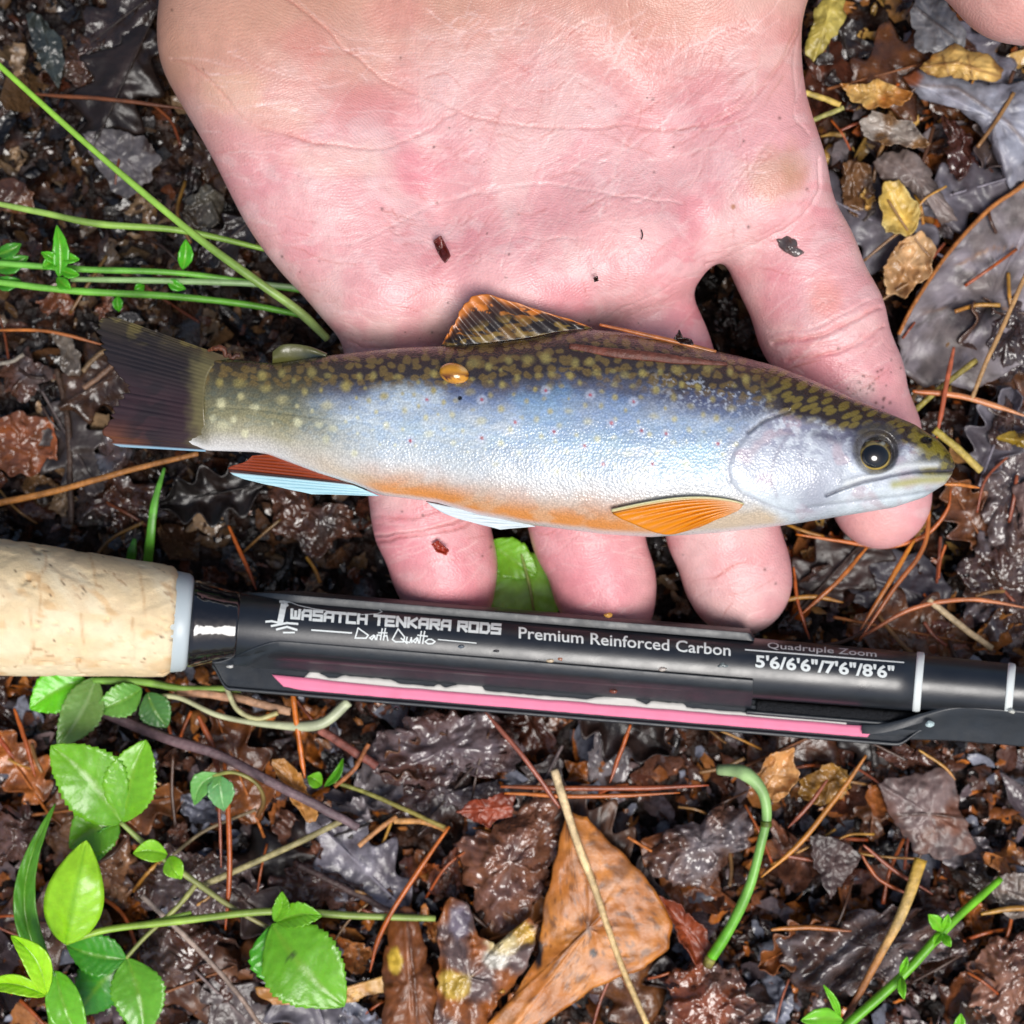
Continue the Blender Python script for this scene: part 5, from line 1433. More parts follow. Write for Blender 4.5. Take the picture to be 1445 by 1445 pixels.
hero([(640, 1200), (668, 1166), (720, 1150), (770, 1118), (796, 1130), (792, 1190), (774, 1262), (716, 1312), (680, 1296), (656, 1240)], 8, (106, 68, 50), (120, 104, 108), 'lumpy soaked brown leaf left of the pale stalk', mat='lump', amp=2.4, curl=-1.5, seed=33, center=(720, 1215), veins=[([(660, 1262), (720, 1220), (780, 1200)], 2.5)], vc=(96, 62, 44))
hero([(640, 1146), (690, 1122), (732, 1116), (722, 1150), (690, 1170)], 10, (142, 56, 22), (112, 44, 20), 'glossy rust-red leaf shard under the double needle', mat='smoothleaf', amp=.8, seed=34)
hero([(524, 1030), (600, 1006), (690, 1004), (742, 1050), (716, 1086), (650, 1100), (600, 1120), (548, 1104), (522, 1072)], 7, (96, 86, 92), (70, 62, 72), 'broad purple-grey soaked leaf below the pink tape', mat='lump', amp=1.8, seed=35, ridges=(1.4, 46, .8))
hero([(530, 1110), (580, 1104), (660, 1112), (700, 1100), (712, 1120), (650, 1140), (580, 1150), (532, 1140)], 5, (86, 78, 84), (60, 50, 54), 'dark ridged leaf edge under the purple-grey leaf', mat='lump', amp=1.6, seed=36)
hero([(900, 1212), (940, 1180), (1000, 1148), (1056, 1140), (1062, 1176), (1020, 1226), (970, 1246), (930, 1238)], 9, (118, 112, 116), (92, 76, 70), 'grey-white crusted leaf between orange leaf and curved stem', mat='lump', amp=1.8, curl=-1.4, seed=37)
hero([(928, 1262), (958, 1272), (996, 1312), (1008, 1345), (986, 1368), (958, 1330)], 10, (140, 62, 26), (108, 46, 24), 'glossy red-brown leaf shard beside the freckled leaf', mat='smoothleaf', amp=1.0, curl=1.4, seed=38)
hero([(936, 1380), (980, 1352), (1040, 1362), (1070, 1420), (1066, 1480), (940, 1480)], 9, (116, 56, 28), (104, 88, 86), 'red-brown wet leaf below the foot of the curved stem', mat='lump', amp=2.0, seed=39)
hero([(1106, 1318), (1170, 1302), (1240, 1290), (1330, 1278), (1364, 1300), (1350, 1345), (1280, 1372), (1210, 1395), (1140, 1392), (1104, 1360)], 8, (112, 106, 110), (90, 80, 80), 'wide ridged grey leaf behind the yellow-tipped twig', mat='lump', amp=1.2, seed=40, ridges=(.9, 30, .7))
hero([(1240, 1106), (1290, 1090), (1340, 1086), (1358, 1140), (1376, 1196), (1340, 1216), (1290, 1204), (1256, 1150)], 9, (124, 104, 100), (110, 70, 52), 'flat mauve-brown leaf below the silver bands', mat='smoothleaf', amp=1.4, curl=-1, seed=41, veins=[([(1262, 1150), (1310, 1148), (1366, 1156)], 2)])
hero([(1140, 1176), (1190, 1188), (1216, 1206), (1196, 1236), (1172, 1272), (1160, 1250)], 9, (82, 62, 58), (70, 56, 54), 'dark three-cornered leaf left of the yellow-tipped twig', mat='smoothleaf', amp=.8, seed=42)
hero([(1060, 1098), (1086, 1060), (1120, 1056), (1124, 1100), (1098, 1130), (1070, 1124)], 10, (182, 124, 66), (204, 150, 92), 'light caramel leaf fragment under the end of the pink tape', amp=1.0, curl=1.5, seed=43)
hero([(1130, 1100), (1160, 1078), (1196, 1086), (1202, 1112), (1160, 1136), (1134, 1128)], 9, (150, 108, 46), (176, 132, 60), 'fuzzy ochre bud scale among needles below the keeper', amp=1.8, seed=44)
hero([(1230, 1060), (1300, 1052), (1340, 1064), (1330, 1086), (1270, 1090)], 8, (122, 78, 66), (100, 74, 70), 'reddish leaf strip tucked below the tail clamp', mat='lump', amp=1.4, seed=45)
hero([(1360, 1360), (1400, 1322), (1470, 1310), (1480, 1400), (1420, 1440), (1366, 1420)], 7, (132, 92, 74), (98, 62, 48), 'pinkish-brown crumpled leaf in the bottom corner', mat='lump', amp=2.4, seed=46)
hero([(1395, 1250), (1430, 1230), (1475, 1240), (1475, 1300), (1420, 1296)], 8, (128, 116, 106), (104, 86, 76), 'pale grey-brown leaf end past the straight green stem', amp=1.6, seed=47)
hero([(200, 1310), (260, 1290), (330, 1320), (366, 1360), (330, 1420), (250, 1430), (204, 1380)], 5.5, (92, 72, 66), (72, 50, 44), 'dark soaked leaf crossed by the thin grey twig', mat='lump', amp=2.8, seed=48)
hero([(180, 1220), (260, 1196), (330, 1206), (370, 1250), (330, 1300), (240, 1296), (190, 1270)], 5.5, (96, 82, 84), (64, 46, 40), 'glistening dark leaf behind the forked green stem', mat='lump', amp=2.8, seed=49)
hero([(380, 1230), (440, 1206), (520, 1220), (540, 1262), (480, 1290), (400, 1286)], 5, (70, 48, 44), (96, 86, 92), 'purple-black leaf behind the horizontal green stem', mat='lump', amp=2.4, seed=50)
hero([(356, 1392), (410, 1398), (470, 1400), (560, 1372), (556, 1396), (480, 1416), (380, 1418)], 8, (186, 126, 62), (206, 162, 92), 'narrow caramel leaf strip under the serrated green leaf', mat='smoothleaf', amp=.8, seed=51)
hero([(386, 1080), (400, 1068), (424, 1090), (446, 1130), (450, 1152), (436, 1160), (410, 1128)], 9, (196, 140, 74), (176, 120, 54), 'amber leaf chip lying across the purple twig', mat='smoothleaf', amp=.8, curl=1.2, seed=52)
hero([(60, 1180), (110, 1150), (160, 1170), (200, 1230), (170, 1280), (110, 1270), (70, 1230)], 4.5, (132, 96, 68), (84, 56, 42), 'brown crumbled leaf behind the glossy oval leaf', mat='lump', amp=2.6, seed=53)
hero([(-20, 1160), (40, 1140), (70, 1170), (50, 1220), (-20, 1225)], 4.5, (66, 48, 46), (98, 88, 92), 'black-purple wet leaf at the picture edge below the grip', mat='lump', amp=2.4, seed=54)
# left, in the shade
hero([(112, 186), (140, 182), (172, 184), (205, 196), (228, 226), (214, 254), (176, 280), (160, 272), (138, 232)], 5, (104, 98, 98), (84, 80, 82), 'pale grey torn leaf crossed by the long green stem', mat='smoothleaf', amp=.9, seed=60, spots=[(215, 205, 16, 16, (44, 30, 24))])
hero([(38, 22), (56, 18), (86, 52), (92, 90), (80, 116), (60, 96), (44, 52)], 4.5, (60, 66, 62), (46, 50, 48), 'dark grey-green skeleton leaf near the top corner', mat='leaf', amp=1.4, seed=61)
hero([(90, 60), (150, 40), (190, 70), (180, 120), (130, 130), (92, 100)], 3.5, (46, 50, 48), (36, 34, 32), 'blackish decayed leaf with glints near the top corner', mat='lump', amp=1.8, seed=62)
hero([(256, 280), (290, 262), (318, 276), (310, 310), (280, 326), (258, 310)], 4.5, (96, 92, 82), (76, 66, 54), 'mottled grey leaf scrap above the crossing stems', mat='leaf', amp=1.6, seed=63)
hero([(-20, 600), (30, 580), (72, 590), (80, 650), (40, 672), (-20, 664)], 4.5, (116, 62, 32), (86, 50, 32), 'rust-brown leaf at the picture edge beside the tail', mat='leaf', amp=1.6, seed=64)
hero([(76, 478), (100, 470), (116, 500), (112, 530), (92, 524)], 6, (136, 124, 112), (110, 98, 88), 'whitish leaf scrap beside the upper tail lobe', amp=1.0, seed=65, rings=10, seg=60)
hero([(128, 640), (150, 610), (176, 636), (170, 668), (144, 676)], 6, (112, 120, 134), (96, 100, 112), 'bluish glistening leaf tip below the lower tail lobe', mat='lump', amp=1.2, seed=66, rings=10, seg=60)
hero([(-20, 258), (20, 248), (50, 272), (44, 296), (-20, 300)], 4, (84, 52, 30), (60, 36, 24), 'dark orange-brown leaf above the uppermost green stem', amp=1.4, seed=67, rings=10, seg=60)
hero([(0, 505), (40, 490), (70, 520), (50, 560), (0, 560)], 3.5, (70, 66, 70), (50, 44, 44), 'dark grey wet leaf left of the tail fork', mat='lump', amp=2, seed=68)
hero([(100, 690), (160, 668), (230, 690), (240, 730), (160, 750), (100, 730)], 3, (48, 46, 50), (36, 30, 28), 'black glistening leaf under the straw below the tail', mat='lump', amp=2, seed=69)
hero([(380, 640), (440, 700), (500, 720), (520, 760), (450, 780), (380, 740)], 3, (44, 38, 38), (58, 46, 42), 'near-black leaf below the anal fin', mat='lump', amp=2, seed=70)
hero([(270, 180), (300, 210), (330, 260), (310, 280), (275, 240)], 3, (88, 62, 40), (66, 46, 32), 'brown leaf sliver along the outer edge of the palm', amp=1.4, seed=71, rings=10, seg=60)

# broad thin oak leaves matted under the rest
def oak_leaf(u, v, ang, L, Wd, z, c0, c1, seed, curl):
    n, m = 64, 17
    t = np.linspace(0, 1, n); s = np.linspace(-1, 1, m)
    lobes = 3.4 + (seed % 3) * .5
    w = Wd * np.sin(np.pi * np.clip(t * .96 + .02, 0, 1) ** .75) ** .8 * (1 + .36 * np.cos(2 * np.pi * lobes * t + seed)) + 1.2
    w = w * (1 + .18 * (noise2(t * 16, t * 0 + seed, seed) - .5))
    X = (t - .5)[:, None] * L + .22 * np.abs(s)[None] * w[:, None] + 0 * s[None]
    Y = s[None] * w[:, None] + (.12 * L * (fbm(t * 1.5, t * 0 + seed, seed, 2) - .5))[:, None]
    ca, sa = math.cos(ang), math.sin(ang)
    U, V_ = u + ca * X - sa * Y, v + sa * X + ca * Y
    T2, S2 = np.repeat(t[:, None], m, 1), np.repeat(s[None], n, 0)
    vein = np.exp(-(S2 * w[:, None] / 2.2) ** 2) + .6 * np.exp(-((np.mod(T2 * lobes * 2 - np.abs(S2) * .9, 1) - .5) / .07) ** 2) * sst(.05, .2, np.abs(S2))
    Z = z + curl * S2 ** 2 * (.4 + T2) + 1.6 * (fbm(U / 50, V_ / 50, seed, 3) - .5) * 2 + .3 * vein + .5 * (1 - np.abs(2 * fbm(U / 30, V_ / 30, seed + 9, 2) - 1) * 3).clip(-1, 1)
    c = mix(np.tile(lin(c0), (n, m, 1)), lin(c1), sst(.35, .65, fbm(U / 34, V_ / 34, seed + 1, 4)))
    c = mix(c, lin(c0) * .4, .65 * sst(.58, .7, fbm(U / 18, V_ / 18, seed + 2, 4)))
    c = c * (1 + .45 * vein)[..., None]
    e = empty('oak_leaf', W(u, v, z / 1000 - .001))
    mk('blade', W(U.ravel(), V_.ravel(), Z.ravel() / 1000), grid_faces(n, m), M['leaf' if seed % 2 else 'smoothleaf'], e, c.reshape(-1, 3), solid=.0002)
    rib_ = [(u + ca * ((q - .5) * L), v + sa * ((q - .5) * L), float(np.interp(q, t, Z[:, m // 2])) + .25) for q in (-.14, 0, .3, .6, .92)]
    rib_[0] = (rib_[0][0], rib_[0][1], rib_[1][2] + .6)
    strand('midrib', rib_, (2.6, 2.4, 2, 1.6, .8), M['twig'], e, tuple(min(255, x * 1.35) for x in c0), n=26, sides=6)
    return e
ro = random.Random(41); oak_ = []; tries = 0
OAKC = [((70, 44, 32), (96, 64, 44), 'dark brown'), ((104, 64, 36), (78, 48, 34), 'chestnut'), ((96, 84, 82), (74, 60, 56), 'grey-brown'), ((46, 32, 27), (62, 46, 42), 'near-black'), ((124, 76, 38), (92, 56, 36), 'russet'), ((108, 104, 112), (80, 74, 80), 'ash grey'), ((140, 80, 32), (104, 58, 28), 'orange-brown'), ((26, 19, 17), (44, 30, 26), 'inky black')]
while len(oak_) < 44 and tries < 4000:
    tries += 1
    u, v = (ro.uniform(0, 1445), ro.uniform(1010, 1445)) if ro.random() < .62 else ((ro.uniform(1150, 1445), ro.uniform(20, 920)) if ro.random() < .7 else (ro.uniform(0, 380), ro.uniform(20, 740)))
    if covered(u, v) or any((u - a) ** 2 + (v - b) ** 2 < 72 ** 2 for a, b in oak_): continue
    oak_.append((u, v))
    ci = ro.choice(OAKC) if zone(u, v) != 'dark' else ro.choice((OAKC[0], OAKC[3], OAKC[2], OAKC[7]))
    k_ = .62 if zone(u, v) == 'dark' else 1.0  # same leaf colours dimmed on the left, painting in the shade there
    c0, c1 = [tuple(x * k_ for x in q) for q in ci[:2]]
    L = ro.uniform(110, 210)
    o = oak_leaf(u, v, ro.uniform(0, 6.28), L, L * ro.uniform(.2, .3), ro.uniform(3.2, 6.0), c0, c1, len(oak_) * 3 + ro.randrange(2), ro.uniform(-2.5, 3.0))
    strewn.append((o, f'{"large" if L > 165 else "mid-sized"} {ci[2]} lobed oak leaf matted {near(u, v)}', 'oak leaf', f'oak leaves matted {near(u, v)}', u, v))

# ---- pine needles, straws and twigs picked out one by one: points (u, v, z mm), radius, colours, label
OR = ((176, 90, 30), (150, 66, 22)); RD = ((150, 80, 52), (132, 64, 40)); ST = ((196, 164, 108), (176, 140, 84)); YE = ((188, 140, 56), (170, 112, 40))
PICK = [
    ('pine_needle', [(322, 742, 7), (342, 786, 8), (362, 832, 9)], 3.2, OR, 'short orange needle above the lacquered taper'),
    ('pine_needle', [(412, 972, 13), (420, 1030, 13), (430, 1098, 12)], (4.5, 4.0), ((206, 112, 26), (190, 96, 22)), 'thick bright orange needle standing below the pink tape end'),
    ('pine_needle', [(316, 1068, 11), (322, 1140, 13), (324, 1230, 13), (318, 1312, 11)], 4.2, ((196, 96, 24), (150, 66, 20)), 'long upright orange needle between the two seedlings'),
    ('pine_needle', [(308, 1080, 10), (310, 1150, 11), (312, 1225, 10)], 2.6, RD, 'thin red-brown needle alongside the upright orange one'),
    ('pine_needle', [(634, 1166, 12), (596, 1220, 13), (556, 1282, 13), (532, 1330, 12), (522, 1372, 11)], 3.8, ((200, 104, 24), (150, 66, 20)), 'curved orange needle running down to the spotted oak leaf'),
    ('pine_needle', [(706, 1110, 12), (800, 1112, 13), (900, 1112, 13), (1000, 1108, 12)], 4.2, ((150, 76, 30), (150, 70, 40)), 'long brown needle lying level across the pale stalk'),
    ('pine_needle', [(712, 1119, 12), (820, 1124, 13), (960, 1119, 12)], 3.2, ((198, 112, 42), (176, 92, 34)), 'orange twin needle just under the level brown one'),
    ('pine_needle', [(890, 1022, 12), (876, 1060, 12), (860, 1106, 12)], 3.4, ((190, 92, 24), (160, 74, 24)), 'short orange needle slanting from the keeper edge'),
    ('pine_needle', [(1346, 490, 12), (1334, 550, 13), (1322, 618, 13)], 4, ((176, 96, 66), (170, 84, 50)), 'upright reddish needle just in front of the snout'),
    ('pine_needle', [(1288, 552, 12), (1360, 560, 12), (1450, 588, 12)], 4.6, ((190, 106, 54), (206, 140, 92)), 'thick orange needle crossing behind the snout'),
    ('pine_needle', [(1124, 754, 9), (1190, 764, 9), (1250, 772, 9), (1305, 756, 10), (1336, 720, 11), (1342, 690, 11)], 3.2, ((196, 108, 36), (170, 84, 30)), 'hooked orange needle curling around the index fingertip'),
    ('pine_needle', [(1224, 772, 9), (1180, 822, 10), (1130, 868, 9)], 3.6, ((190, 112, 40), (160, 84, 30)), 'slanting orange needle between middle and index fingertips'),
    ('pine_needle', [(1290, 762, 10), (1256, 820, 11), (1214, 890, 10)], 4.2, ((202, 130, 44), (170, 92, 30)), 'broad amber needle slanting down to the rod'),
    ('pine_needle', [(1312, 700, 11), (1304, 770, 12), (1262, 830, 12), (1212, 905, 11)], 3.6, ((186, 110, 46), (150, 76, 30)), 'bent orange needle reaching from the jaw to the rod'),
    ('pine_needle', [(1214, 900, 10), (1290, 858, 12), (1370, 846, 12), (1450, 858, 12)], 3.6, ((172, 96, 56), (190, 116, 70)), 'long arched reddish needle above the silver bands'),
    ('pine_needle', [(1332, 683, 14), (1355, 684, 14), (1382, 688, 13)], 3, ((206, 124, 34), (190, 112, 50)), 'tiny orange needle poking from under the lower jaw'),
    ('pine_needle', [(1222, 1066, 12), (1178, 1128, 12), (1128, 1190, 12), (1074, 1238, 11)], 4.0, ((186, 118, 50), (206, 136, 44)), 'amber needle pair running from the keeper to the grey crusted leaf'),
    ('pine_needle', [(1168, 1100, 12), (1140, 1138, 12), (1112, 1168, 11)], 3.4, RD, 'red-brown needle beside the amber pair'),
    ('pine_needle', [(1218, 1192, 11), (1262, 1228, 11), (1316, 1262, 11)], 3.2, RD, 'red needle passing behind the yellow twig tip'),
    ('pine_needle', [(1216, 1206, 11), (1240, 1240, 11), (1290, 1266, 11)], 3.0, OR, 'lower orange needle by the yellow twig tip'),
    ('pine_needle', [(1088, 1312, 11), (1140, 1309, 11), (1202, 1314, 11)], 3.8, ((196, 124, 50), (140, 76, 36)), 'level orange needle at the top of the ridged grey leaf'),
    ('pine_needle', [(1384, 1290, 9), (1430, 1282, 9), (1470, 1284, 9)], 4.4, YE, 'ochre needle stub by the end of the straight green stem'),
    ('pine_needle', [(1060, 856, 8), (1140, 842, 9), (1190, 850, 9)], 3.6, YE, 'yellow-brown needle beside the middle fingertip'),
    ('pine_needle', [(1120, 800, 8), (1126, 850, 9), (1142, 902, 9)], 2.8, OR, 'thin orange needle dropping past the middle fingertip'),
    ('pine_needle', [(1296, 1058, 11), (1330, 1080, 11), (1348, 1100, 11)], 2.4, YE, 'hair-thin yellow needle under the tail clamp'),
    ('pine_needle', [(20, 1000, 8), (34, 1040, 9), (50, 1096, 9)], 3.6, OR, 'orange needle below the cork grip at the edge'),
    ('pine_needle', [(-10, 1030, 8), (20, 1070, 8)], 4, ((160, 70, 30), (140, 60, 26)), 'stub of rusty needle at the far edge below the grip'),
    ('pine_needle', [(280, 1010, 9), (298, 1050, 9), (310, 1100, 9)], 5, ((150, 74, 34), (124, 56, 28)), 'wide rust-coloured needle crossing the purple twig'),
    ('pine_needle', [(-10, 466, 8), (70, 468, 9), (150, 488, 8)], 2.6, ((186, 112, 50), (150, 84, 40)), 'orange needle pointing at the upper tail lobe'),
    ('pine_needle', [(40, 132, 6), (150, 140, 7), (270, 154, 7)], 3.2, ((112, 62, 30), (92, 50, 26)), 'dark orange needle crossing the shade beside the wrist'),
    ('pine_needle', [(790, 1140, 13), (740, 1070, 14), (684, 1004, 13)], (4, 3.4), ((156, 84, 62), (150, 84, 66)), 'reddish stem leaning from the pale stalk to the keeper'),
    ('straw', [(-10, 712, 9), (90, 690, 10), (180, 664, 11), (280, 640, 12)], (5.5, 4), ((170, 112, 52), (150, 100, 52)), 'flat brown straw slanting below the trout tail'),
    ('straw', [(116, 524, 8), (135, 504, 8), (160, 488, 8)], 4, ((120, 96, 66), (104, 80, 52)), 'short grey straw stub at the tail edge'),
    ('straw', [(118, 548, 8), (140, 532, 8), (160, 514, 8)], 4.4, ((128, 98, 76), (110, 80, 60)), 'pinkish straw stub at the tail fork'),
    ('straw', [(-10, 515, 6), (16, 510, 6), (34, 500, 6)], 3.2, ((150, 142, 130), (130, 120, 106)), 'pale straw bit at the picture edge near the tail'),
    ('straw', [(1460, 360, 12), (1420, 450, 13), (1388, 520, 13), (1370, 566, 12)], 3.6, ((170, 130, 84), (190, 150, 100)), 'thin tan straw lying over the large grey oak leaf'),
    ('straw', [(1128, 128, 11), (1160, 138, 11), (1186, 148, 11)], 4.6, ((206, 184, 100), (190, 160, 80)), 'short yellow straw against the index root'),
    ('straw', [(1142, 172, 10), (1165, 162, 10), (1190, 152, 10)], 4, ((150, 150, 84), (170, 164, 96)), 'short greenish straw below the yellow one'),
    ('straw', [(1318, 606, 13), (1350, 632, 13), (1384, 664, 12)], 6, ((176, 160, 70), (196, 170, 90)), 'yellow-green straw end touching the snout'),
    ('straw', [(1290, 580, 10), (1330, 545, 11), (1378, 508, 11)], 4.6, ((156, 146, 66), (140, 124, 60)), 'olive straw crossing behind the snout'),
    ('straw', [(1310, 846, 12), (1360, 886, 12), (1400, 915, 12)], 5, ((190, 168, 132), (170, 146, 112)), 'cream straw beneath the arched needle'),
    ('straw', [(200, 1264, 10), (270, 1330, 11), (330, 1395, 11), (368, 1448, 10)], (4.4, 3.4), ((176, 158, 146), (140, 116, 100)), 'thin grey-pink twig slanting below the forked stem'),
    ('straw', [(280, 1252, 11), (370, 1212, 11), (430, 1184, 11), (486, 1156, 10)], 5, ((170, 160, 112), (150, 138, 92)), 'pale olive straw joining the fork of the green stem'),
    ('straw', [(556, 1158, 10), (600, 1160, 10), (632, 1172, 10)], 5, ((196, 142, 82), (180, 120, 60)), 'caramel straw left of the curved needle'),
    ('straw', [(506, 1194, 10), (532, 1172, 10), (560, 1152, 10)], 4, ((196, 142, 92), (170, 112, 60)), 'light splinter below the green-tinged straw'),
    ('straw', [(470, 1102, 10), (540, 1128, 10), (628, 1168, 11)], 3.6, ((120, 124, 54), (140, 124, 60)), 'green-tinged straw running to the curved needle'),
    ('straw', [(244, 1206, 8), (290, 1172, 8), (362, 1142, 8)], 2.8, ((130, 116, 84), (112, 92, 66)), 'thin brown tendril behind the small round leaves'),
    ('straw', [(520, 1050, 10), (500, 1085, 11), (472, 1110, 10)], 3.4, ((170, 104, 60), (150, 90, 50)), 'orange splinter left of the purple-grey leaf'),
    ('twig', [(120, 992, 10), (220, 1036, 11), (310, 1066, 12), (400, 1112, 12), (470, 1148, 11), (505, 1168, 10)], (9, 7), ((104, 80, 84), (120, 100, 104)), 'rough purple-grey twig slanting below the rod taper'),
    ('twig', [(1300, 1212, 14), (1272, 1290, 15), (1236, 1360, 14), (1200, 1424, 12), (1180, 1460, 11)], (10.5, 6, 5), ((226, 180, 70), [(226, 190, 120), (190, 128, 70), (110, 56, 34), (34, 24, 20)]), 'match-like twig with yellow tip and charred foot'),
    ('twig', [(450, 1030, 8), (500, 1060, 9), (532, 1082, 9)], 7, ((150, 92, 80), (120, 66, 56)), 'short pinkish-red twig left of the purple-grey leaf'),
    ('twig', [(250, 975, 9), (330, 985, 10), (410, 1004, 11)], 7, ((176, 130, 100), (190, 150, 120)), 'smooth beige root piece just under the keeper end'),
    ('twig', [(1262, 620, 6), (1290, 560, 7), (1340, 480, 7)], 4, ((150, 112, 66), (130, 96, 56)), 'tan twig partly hidden behind the snout'),
    ('twig', [(80, 520, 4), (96, 600, 5), (100, 740, 5)], 5, ((70, 52, 40), (56, 40, 32)), 'dark upright twig left of the tail in the shade'),
    ('twig', [(420, 1220, 8), (480, 1250, 8), (550, 1286, 8)], 5, ((70, 52, 50), (90, 70, 66)), 'dark twig meeting the horizontal green stem'),
]
for nm, pts, r, (ca, cb), lab in PICK:
    o = strand(nm, pts, [np.atleast_1d(r)[0] * .55, *np.atleast_1d(r), *np.atleast_1d(r), *np.atleast_1d(r), np.atleast_1d(r)[-1] * .3] if nm == 'pine_needle' else r, M['needle'] if nm == 'pine_needle' else M['twig'], None, ca, cb, n=36, sides=8, flat=.7, jitter=4 if nm == 'twig' else 1.5, seed=len(lab) * 7 + int(pts[0][0]))
    tag(o, lab, {'pine_needle': 'pine needle', 'straw': 'straw', 'twig': 'twig'}[nm])

# more needles strewn between
k = 0
rn = random.Random(77)
while k < 120:
    if rn.random() < .45: u, v = rn.uniform(1080, 1445), rn.uniform(100, 930)
    elif rn.random() < .75: u, v = rn.uniform(0, 1445), rn.uniform(1000, 1445)
    else: u, v = rn.uniform(0, 500), rn.uniform(150, 830)
    if covered(u, v): continue
    a = rn.uniform(0, math.pi); L = rn.uniform(30, 110)
    dx, dy = math.cos(a) * L / 2, math.sin(a) * L / 2
    z = rn.uniform(4.5, 8.5) if u > 420 or v > 930 else rn.uniform(3, 5)
    nm_, pal = rn.choice((('orange', OR), ('red-brown', RD), ('tan', ((150, 112, 66), (130, 92, 52))), ('amber', YE), ('dark brown', ((84, 54, 36), (66, 42, 30)))))
    if v < 930 and u < 420: pal = tuple(tuple(int(x * .62) for x in c) for c in pal); nm_ = 'dull ' + nm_  # needle colours darkened on the left as painted shade
    bend = rn.gauss(0, .12) * L
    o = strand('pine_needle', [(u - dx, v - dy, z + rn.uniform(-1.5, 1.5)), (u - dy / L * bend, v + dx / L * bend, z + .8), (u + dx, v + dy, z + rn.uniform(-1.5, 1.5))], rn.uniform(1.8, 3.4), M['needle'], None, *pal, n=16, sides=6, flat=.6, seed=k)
    strewn.append((o, f'{"long" if L > 80 else "short" if L < 50 else "slim"} {nm_} needle strewn {near(u, v)}', 'pine needle', f'needles strewn {near(u, v)}', u, v))
    k += 1

# tell apart what would otherwise read the same
by = {}
for it in strewn: by.setdefault(it[1], []).append(it)
for lab, its in by.items():
    its.sort(key=lambda it: it[5])
    words = [''] if len(its) == 1 else (['upper ', 'lower '] if len(its) == 2 else ['uppermost ', 'middle ', 'lowest '] if len(its) == 3 else [f'{w} ' for w in ('topmost', 'second highest', 'third highest', 'fourth highest', 'fifth highest', 'lowest')])
    for w_, it in zip(words + [''] * 9, its):
        tag(it[0], w_ + lab, it[2], it[3])
# ------------------------------------------------------------------ green plants
def leaf_blade(name, base, tip, width, z0, z1, c0, c1, parent, teeth=0, fold=1.0, bend=0.0, arch=1.0, asym=0.0, shape=.8, n=44, m=13, seed=0, vein=(120, 160, 40), hole=None, droop=0.0):
    """leaf from base to tip (pixels), toothed edge, raised side veins; z in mm"""
    b = np.asarray(base, float); t_ = np.asarray(tip, float)
    ax_ = t_ - b; L = np.linalg.norm(ax_); d = ax_ / L; nrm = np.array([-d[1], d[0]])
    t = np.linspace(0, 1, n)
    w = width * np.maximum(0, np.sin(np.pi * t ** shape)) ** .75
    if teeth:
        saw = np.mod(t * teeth + .15, 1.0)
        w = w * (1 + .13 * (1 - saw) * sst(.04, .2, t)) * (1 - .05 * sst(.2, .0, t))
    w = np.maximum(w, .4)
    s = np.linspace(-1, 1, m)
    cen = b[None] + ax_[None] * t[:, None] + nrm[None] * (bend * L * np.sin(np.pi * t))[:, None]
    off = s[None] * w[:, None] * (1 + asym * np.sign(s)[None])
    sweepf = (.16 * np.abs(off))                                   # margin leans towards the tip
    P = cen[:, None] + nrm[None, None] * off[..., None] + d[None, None] * (sweepf * (1 - t)[:, None])[..., None]
    Z = (z0 + (z1 - z0) * t + arch * np.sin(np.pi * t) - droop * t ** 2)[:, None] + fold * np.abs(s)[None] * np.minimum(1, w / (width + 1e-6))[:, None]
    vz = np.cos((t[:, None] * 7 - np.abs(s)[None] * 1.6) * 2 * np.pi)
    Z = Z + .10 * vz * np.abs(s)[None] ** .5 + .7 * (fbm(P[..., 0] / 30, P[..., 1] / 30, seed, 2) - .5)
    Z = Z - .2 * np.exp(-(s / .09) ** 2)[None]
    cc = mix(np.tile(lin(c0), (n, m, 1)), lin(c1), np.repeat(t[:, None], m, 1) * .6 + .4 * fbm(P[..., 0] / 22, P[..., 1] / 22, seed + 3, 3))
    cc = mix(cc, lin(vein), .45 * np.exp(-(s / .07) ** 2)[None] * np.ones((n, 1)) + .14 * np.maximum(0, vz) ** 6)
    if hole is not None:
        dd = np.hypot(P[..., 0] - hole[0], P[..., 1] - hole[1])
        cc = mix(cc, lin((30, 34, 16)), sst(hole[2], hole[2] * .5, dd))
    V = W(P[..., 0].ravel(), P[..., 1].ravel(), Z.ravel() / 1000)
    return mk(name, V, grid_faces(n, m), M['green'], parent, cc.reshape(-1, 3), solid=.00018)

def plant(u, v, label, name='seedling', cat='seedling', z=.004):
    return tag(empty(name, W(u, v, z)), label, cat)
G1, G2, G3, G4 = (92, 156, 26), (116, 182, 34), (140, 200, 40), (60, 116, 34)
PALE = (120, 158, 84)

# trifoliate toothed sprig with its long forked stem
p = plant(385, 1310, 'toothed three-leaflet sprig on a long pale forked stem')
leaf_blade('leaflet', (172, 1162), (72, 1052), 46, 15, 20, G1, G2, p, 15, 1.2, .06, 1.5, seed=1)
leaf_blade('leaflet', (172, 1160), (206, 1044), 35, 15, 19, (104, 166, 34), (122, 188, 40), p, 15, 1.6, -.04, 1.0, seed=2)
leaf_blade('leaflet', (168, 1162), (98, 1196), 34, 14.5, 14, (84, 144, 28), (104, 166, 34), p, 11, 1.0, .1, .8, seed=3)
leaf_blade('leaflet', (168, 1164), (136, 1216), 13, 14, 13, (78, 158, 40), (70, 150, 30), p, 8, 1.0, .1, .5, seed=4)
strand('stem', [(170, 1160, 15), (215, 1200, 14), (278, 1246, 13), (330, 1282, 13), (388, 1314, 12)], (4, 5, 3.2), M['stem'], p, (150, 172, 92), (150, 140, 92), n=40)
